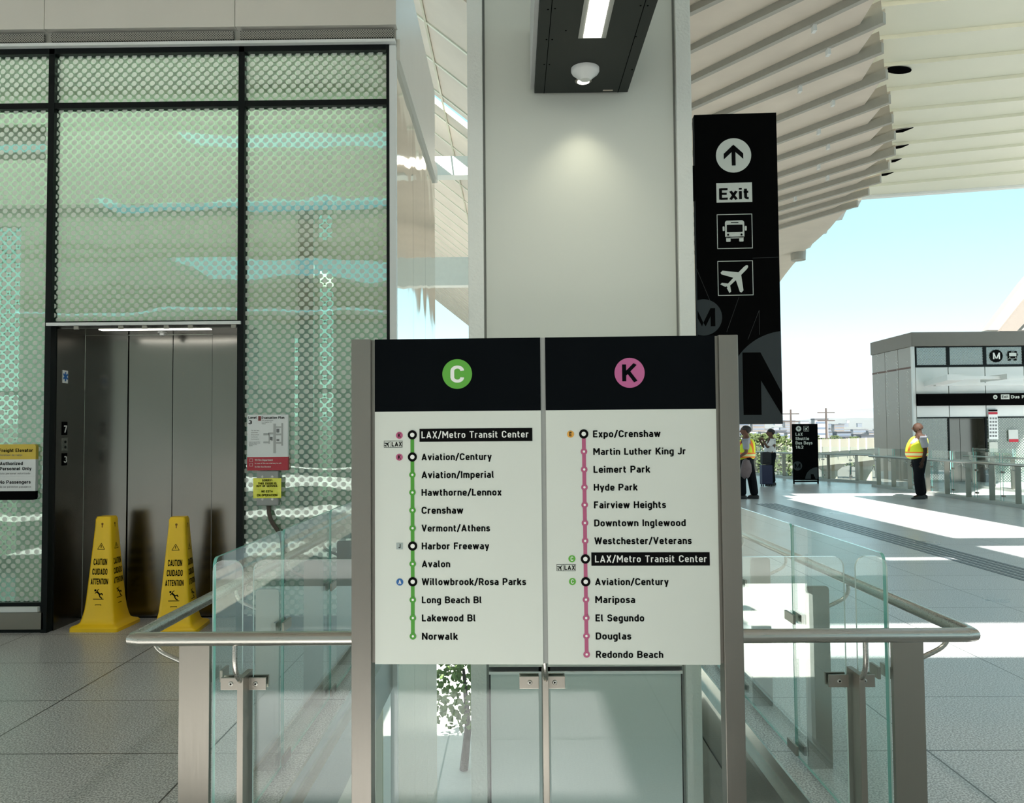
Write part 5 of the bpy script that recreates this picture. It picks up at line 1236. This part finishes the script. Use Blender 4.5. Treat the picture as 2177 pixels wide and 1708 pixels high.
hang = {1: ((0, .20, 1.42), (-.04, .25, 1.14), (.02, .26, .90)), -1: ((0, -.20, 1.42), (-.04, -.25, 1.14), (.02, -.26, .90))}
BLK = mat('black hair', (.012, .010, .010), .7)
def facing(p, deg): return math.radians(deg)
pg = PZ(1957, 1061, 0)
t, k = person((pg.x, pg.y, 0), facing(pg, 172), 'bald guard in a yellow and orange safety vest standing before the far railing', h=1.80, skin=(.035, .018, .011), belly=.20, arms=hang, legs=stand(.09, .04), hair=None, shirt=GREYS, pants=DARKP, lean=-.02, bulk=1.16); vest(t, k, .20, -.02)
pg = PZ(1590, 1061, 0)
back = {1: ((0, .20, 1.42), (-.02, .27, 1.15), (.16, .22, 1.02)), -1: ((0, -.20, 1.42), (-.02, -.27, 1.15), (.16, -.22, 1.02))}
t, k = person((pg.x, pg.y, 0), facing(pg, 158), 'dark-haired guard in a yellow safety vest, partly behind the right sign post', h=1.76, skin=(.16, .08, .055), belly=.08, arms=back, legs=stand(.10, .10), hair=(BLK, .118, .105), shirt=GREYS, pants=DARKP, lean=.0); vest(t, k, .08, 0)
# waist bag of the guard
sw = thing('waist_jacket', tuple(Vector((pg.x - .12, pg.y - .30, .8))), 'greyish pink jacket tied at the hip of the guard behind the sign post', 'jacket')
mb = MB(); c = Vector((pg.x - .12, pg.y - .30, .8))
vs = []
for i, (w, z) in enumerate(((.04, .16), (.08, .12), (.12, 0), (.14, -.12), (.10, -.22), (.03, -.28))):
    for q in range(10): a_ = 2 * math.pi * q / 10; vs.append((c.x + w * math.cos(a_) * (1 + .15 * math.sin(3 * a_ + i)), c.y + .07 * math.sin(a_), c.z + z + .03 * math.sin(2 * a_ + i)))
mb.v = vs
for i in range(5):
    for q in range(10): mb.f.append([i * 10 + q, i * 10 + (q + 1) % 10, (i + 1) * 10 + (q + 1) % 10, (i + 1) * 10 + q]); mb.mi.append(0)
mb.f += [list(range(10)), list(range(50, 60))]; mb.mi += [0, 0]
build('jacket_cloth', mb, mat('greyish pink cloth', (.13, .10, .105), .8, var=.2, scale=12), sw, smooth=True)
pm_ = PZ(1640, 1012, 0); pm_.y = min(pm_.y, 26.0); 
def at(px, y): return PY(px, 950, y).x
yb = 25.2
drink = {1: ((0, .20, 1.42), (.14, .25, 1.20), (.22, .14, 1.42)), -1: ((0, -.20, 1.42), (.12, -.25, 1.20), (.24, -.10, 1.40))}
t, k = person((at(1638, yb), yb, 0), facing(pm_, 176), 'traveller in a white shirt with raised hands beside the navy suitcase', h=1.70, skin=(.12, .065, .045), belly=.06, arms=drink, legs=stand(.09, .03), hair=(BLK, .118, .11), shirt=WSH, pants=DARKP, lean=-.03)
# suitcase with bag on top
sx_ = at(1626, yb - .3); sc_ = thing('suitcase', (sx_, yb - .35, 0), 'navy blue wheeled suitcase standing before the man in the white shirt', 'suitcase')
build('shell', MB().box(sx_ - .16, sx_ + .16, yb - .5, yb - .24, .06, .64), mat('navy fabric', (.008, .012, .05), .6), sc_, bevel=.03)
for g in (-1, 1):
    for q in (-1, 1): build('wheel', MB().lathe([(.03, -.012), (.03, .012)], (sx_ + g * .12, yb - .37 + q * .09, .03), 14, axis=(1, 0, 0)), DFRAME, sc_)
build('pull_handle', MB().tube([(sx_ - .08, yb - .262, .6), (sx_ - .08, yb - .262, .98), (sx_ + .08, yb - .262, .98), (sx_ + .08, yb - .262, .6)], .01, 8), DFRAME, sc_)
bg_ = MB(); bg_.box(sx_ - .15, sx_ + .13, yb - .54, yb - .29, .65, 1.03); o = build('backpack', bg_, mat('black bag cloth', (.01, .01, .012), .8), None, bevel=.07); tag(o, 'black backpack resting on top of the navy suitcase', 'backpack')
build('pocket', MB().box(sx_ - .10, sx_ + .08, yb - .56, yb - .50, .70, .88), mat('black bag cloth', (.01, .01, .012), .8), o, bevel=.03)

# ------------------------------------------------------------------ view beyond
GZ = -9.0
gm = mat('pale dry ground', (.075, .075, .062), .9, var=.12, scale=.02)
mb = MB(); nx_, ny_ = 60, 40
def hgt(x, y): 
    if y < 900: return GZ
    f = min(1, (y - 900) / 2600); return GZ + 62 * f * f * (1 + .2 * math.sin(x / 210) + .15 * math.sin(x / 90 + y / 300))
for j in range(ny_ + 1):
    y = 42 + (j / ny_) ** 2.4 * 3800
    for i in range(nx_ + 1): x = (i / nx_ - .42) * (260 + y * 1.7); mb.v.append((x, y, hgt(x, y)))
for j in range(ny_):
    for i in range(nx_): a = j * (nx_ + 1) + i; mb.f.append([a, a + 1, a + nx_ + 2, a + nx_ + 1]); mb.mi.append(0)
o = build('ground_plain', mb, gm, smooth=True); tag(o, 'pale plain stretching from the station to the hills', 'ground', kind='structure')
mb = MB(); n = 90
def ridge(x, s): return math.sin(x / 900 + s) * .5 + math.sin(x / 370 + 2 * s) * .25 + math.sin(x / 150 + s * 3) * .1
for (y, h0, amp, s) in ((9500, 300, 110, .7),):
    rows = []
    for i in range(n + 1):
        x = -3000 + 9500 * i / n; h = h0 + amp * ridge(x, s); rows.append((x, h))
    for j, (dy, f) in enumerate(((0, -.05), (300, .45), (700, .8), (1100, 1), (1800, .6))):
        for x, h in rows: mb.v.append((x + 60 * math.sin(x / 200 + j), y + dy + 80 * math.sin(x / 260 + j), h * f))
    for j in range(4):
        for i in range(n): a = j * (n + 1) + i; mb.f.append([a, a + 1, a + n + 2, a + n + 1]); mb.mi.append(0)
o = build('mountain_range', mb, mat('hill scrub', (.045, .048, .042), .9, var=.3, scale=.003), smooth=True); tag(o, 'faint hazy mountain range on the horizon', 'mountains')
# haze: a real scattering volume over the plain
hz = bpy.data.materials.new('haze'); hz.use_nodes = True; hn = hz.node_tree; hn.nodes.clear(); ho = hn.nodes.new('ShaderNodeOutputMaterial'); hv = hn.nodes.new('ShaderNodeVolumeScatter')
hv.inputs['Color'].default_value = (.60, .80, 1, 1); hv.inputs['Density'].default_value = 0.00006; hv.inputs['Anisotropy'].default_value = .0; hn.links.new(hv.outputs[0], ho.inputs['Volume'])
o = build('valley_haze', MB().box(-3000, 9000, 120, 9300, -30, 200), hz); tag(o, 'bluish haze lying over the distant valley', 'haze', kind='stuff')
# city blocks
random.seed(11)
cols = [mat('city wall ' + 'abcd'[i], c, .8, var=.05, scale=.3) for i, c in enumerate(((.26, .25, .24), (.08, .08, .08), (.045, .05, .06), (.10, .085, .07)))]
roofm = mat('city roof', (.05, .05, .052), .8); winm = mat('city window band', (.08, .10, .13), .3)
kinds = ['cream', 'grey', 'slate', 'sand']
def city_block(px, dist, w, h, ci, kind):
    p = PY(px, 920, dist); z = hgt(p.x, dist)
    t = thing('city_building', (p.x, dist, z), kind, 'building', 'distant city buildings below the mountains')
    build('wall', MB().box(p.x - w / 2, p.x + w / 2, dist, dist + w * .8, z - 2, z + h), cols[ci], t); build('roof', MB().box(p.x - w / 2 - .5, p.x + w / 2 + .5, dist - .5, dist + w * .8, z + h, z + h + h * .06), roofm, t)
    mb = MB(); nf = max(1, int(h / 5))
    for q in range(nf): mb.box(p.x - w * .45, p.x + w * .45, dist - .15, dist, z + h * (q + .35) / nf, z + h * (q + .7) / nf)
    build('window_band', mb, winm, t)
placed = []
tries = 0
while len(placed) < 84 and tries < 4000:
    tries += 1
    px = 1575 + random.random() * 300; dist = 620 * (3300 / 620) ** random.random(); w = 10 + random.random() * dist * .008; p = PY(px, 920, dist)
    if any(abs(p.x - q[0]) < (w + q[2]) / 2 + 4 and abs(dist - q[1]) < max(w, q[2]) + 6 for q in placed): continue
    ci = random.randrange(4); placed.append((p.x, dist, w)); city_block(px, dist, w, 5 + random.random() * 8 + (random.random() < .12) * 14, ci, 'small ' + kinds[ci] + ' building of the hazy city below the mountains')
# trees
LEAF = mat('tree foliage', (.055, .075, .03), .8, var=.4, scale=3, spec=.1); BARK = mat('bark', (.045, .035, .03), .9)
def tree_mesh(seed, h, r, n=420, k=1.0):
    random.seed(seed); mb = MB()
    for q in range(n):
        th = random.random() * 6.28; u = random.random() ** .5; zz = h * (.35 + .65 * random.random()); rr = r * math.sqrt(max(.05, 1 - ((zz / h - .65) / .4) ** 2)) * u
        c_ = Vector((rr * math.cos(th), rr * math.sin(th), zz)); s_ = r * (.06 + .07 * random.random()) * k
        a_, b_ = Vector((random.gauss(0, 1), random.gauss(0, 1), random.gauss(0, 1))).normalized(), Vector((random.gauss(0, 1), random.gauss(0, 1), random.gauss(0, 1))).normalized()
        mb.add([c_ + a_ * s_, c_ + b_ * s_, c_ - a_ * s_, c_ - b_ * s_, c_ + a_.cross(b_) * s_, c_ - a_.cross(b_) * s_], [(0, 1, 4), (1, 2, 4), (2, 3, 4), (3, 0, 4), (1, 0, 5), (2, 1, 5), (3, 2, 5), (0, 3, 5)])
    return mb
def make_tree(seed, h, r, label, n=420, k=1.0, leaf=None):
    t = thing('tree', (0, 0, 0), label, 'tree', 'trees beyond the far railing'); build('foliage', tree_mesh(seed, h, r, n, k), leaf or LEAF, t); build('trunk', MB().tube([(0, 0, 0), (.1, 0, h * .3), (0, .1, h * .7)], [r * .09, r * .07, r * .03], 8), BARK, t); return t
protos = [make_tree(s, 9 + s, 3.2 + s * .4, 'leafy green tree beyond the far railing') for s in range(3)]
for i in range(32):
    px = 1572 + (i % 16) * 19.5 + (9 if i > 15 else 0); dist = (190 if i < 16 else 300) + (i % 3) * 32; p = PY(px, 925, dist); z = GZ
    o = protos[i] if i < 3 else dup(protos[i % 3]); o['label'] = 'leafy green tree of the ' + ('nearer' if i < 16 else 'farther') + ' row beyond the far railing'; o.location = (p.x, dist, z); o.rotation_euler = (0, 0, random.random() * 6); o.scale = (random.uniform(.6, .95),) * 3
near = make_tree(8, 10.5, 3.4, 'near leafy tree seen between the guard and the man in white', 2200, .42); near.location = (PY(1612, 925, 54).x, 54, GZ)
nb = make_tree(5, 3.2, 1.1, 'green leafy plant seen below the route sign through the stair well', 700, .7, mat('bright plant foliage', (.16, .26, .07), .6, var=.4, scale=6)); nb.location = (PY(985, 1440, 19).x, 19, -6.0); nb['category'] = 'plant'; del nb['group']; del near['group']
# guideway
gw = thing('elevated_guideway', (14, 70, GZ), 'pale curved elevated guideway beyond the far railing', 'viaduct')
cen = [PY(px, 940, d) for px, d in ((1500, 60), (1600, 62), (1700, 68), (1800, 78), (1900, 92), (2050, 112))]
path = curvepath([(p.x, p.y, 0) for p in cen], 5); GW = mat('cream viaduct concrete', (.27, .255, .20), .7, var=.04)
for nm_, zz0, zz1, w0, w1, m_ in (('deck', -1.3, -.1, 0, 4.5, GW), ('parapet', -.1, 1.0, -.4, -.1, GW), ('parapet', -.1, .9, 4.4, 4.7, GW)):
    mb = MB()
    for p, q in zip(path[:-1], path[1:]):
        mb.hexa([(p.x, p.y + w0, zz0), (q.x, q.y + w0, zz0), (q.x, q.y + w1, zz0), (p.x, p.y + w1, zz0)], [(p.x, p.y + w0, zz1), (q.x, q.y + w0, zz1), (q.x, q.y + w1, zz1), (p.x, p.y + w1, zz1)])
    build(nm_, mb, m_, gw)
for i in range(2, len(path), 4): p = path[i]; build('pier', MB().lathe([(.7, 0), (.7, 7), (1.5, 7.7)], (p.x, p.y + 2, GZ), 16), GW, gw)
for i in range(1, len(path) - 1): p = path[i]; build('parapet_rib', MB().box(p.x - .06, p.x + .06, p.y - .55, p.y - .4, -.1, 1.0), FASC, gw)
# utility poles
for i, (px, d, top) in enumerate(((1682, 150, 871), (1757, 145, 868))):
    p = PY(px, 920, d); z = PY(px, top, d).z
    t = thing('utility_pole', (p.x, d, GZ), ['left utility pole of the two standing against the hazy city', 'right utility pole of the two standing against the hazy city'][i], 'pole')
    build('mast', MB().tube([(p.x, d, GZ), (p.x, d, z)], [.28, .16], 10), BARK, t)
    for dz in (.8, 2.2): build('crossarm', MB().box(p.x - 1.5, p.x + 1.5, d - .1, d + .1, z - dz - .1, z - dz + .1), BARK, t)
# cars on the street below
def car(loc, colr, label, rot):
    t = thing('car', (0, 0, 0), label, 'car', 'cars on the street below the far railing'); cm = mat('car paint %.2f' % colr[0], colr, .3, coat=.5)
    prof = [(-2.2, .3), (2.2, .3), (2.25, .75), (1.3, .95), (.7, 1.45), (-1.2, 1.45), (-1.9, .98), (-2.25, .8)]
    build('body', MB().prism([(x, -.85, z) for x, z in prof], (0, 1.7, 0)), cm, t, bevel=.06)
    build('windows', MB().prism([(x, -.87, z) for x, z in ((1.1, .98), (.62, 1.38), (-1.1, 1.38), (-1.6, .98))], (0, 1.74, 0)), winm, t)
    for x in (-1.4, 1.4):
        for y in (-.86, .70): build('wheel', MB().lathe([(.33, 0), (.33, .16)], (x, y, .33), 16, axis=(0, 1, 0)), DFRAME, t)
    t.location = loc; t.rotation_euler = (0, 0, rot); return t
for i, (px, d, c_, lb_) in enumerate(((1770, 44, (.7, .7, .7), 'white car on the street under the guideway, nearest the black sign board'), (1800, 50, (.35, .37, .4), 'grey car on the street seen through the far railing'), (1665, 47, (.65, .65, .66), 'white car seen between the man in white and the black board'), (1838, 60, (.62, .62, .62), 'white car on the street nearest the taupe lift house wall'))):
    p = PY(px, 980, d); car((p.x, d, GZ), c_, lb_, .3 + i)
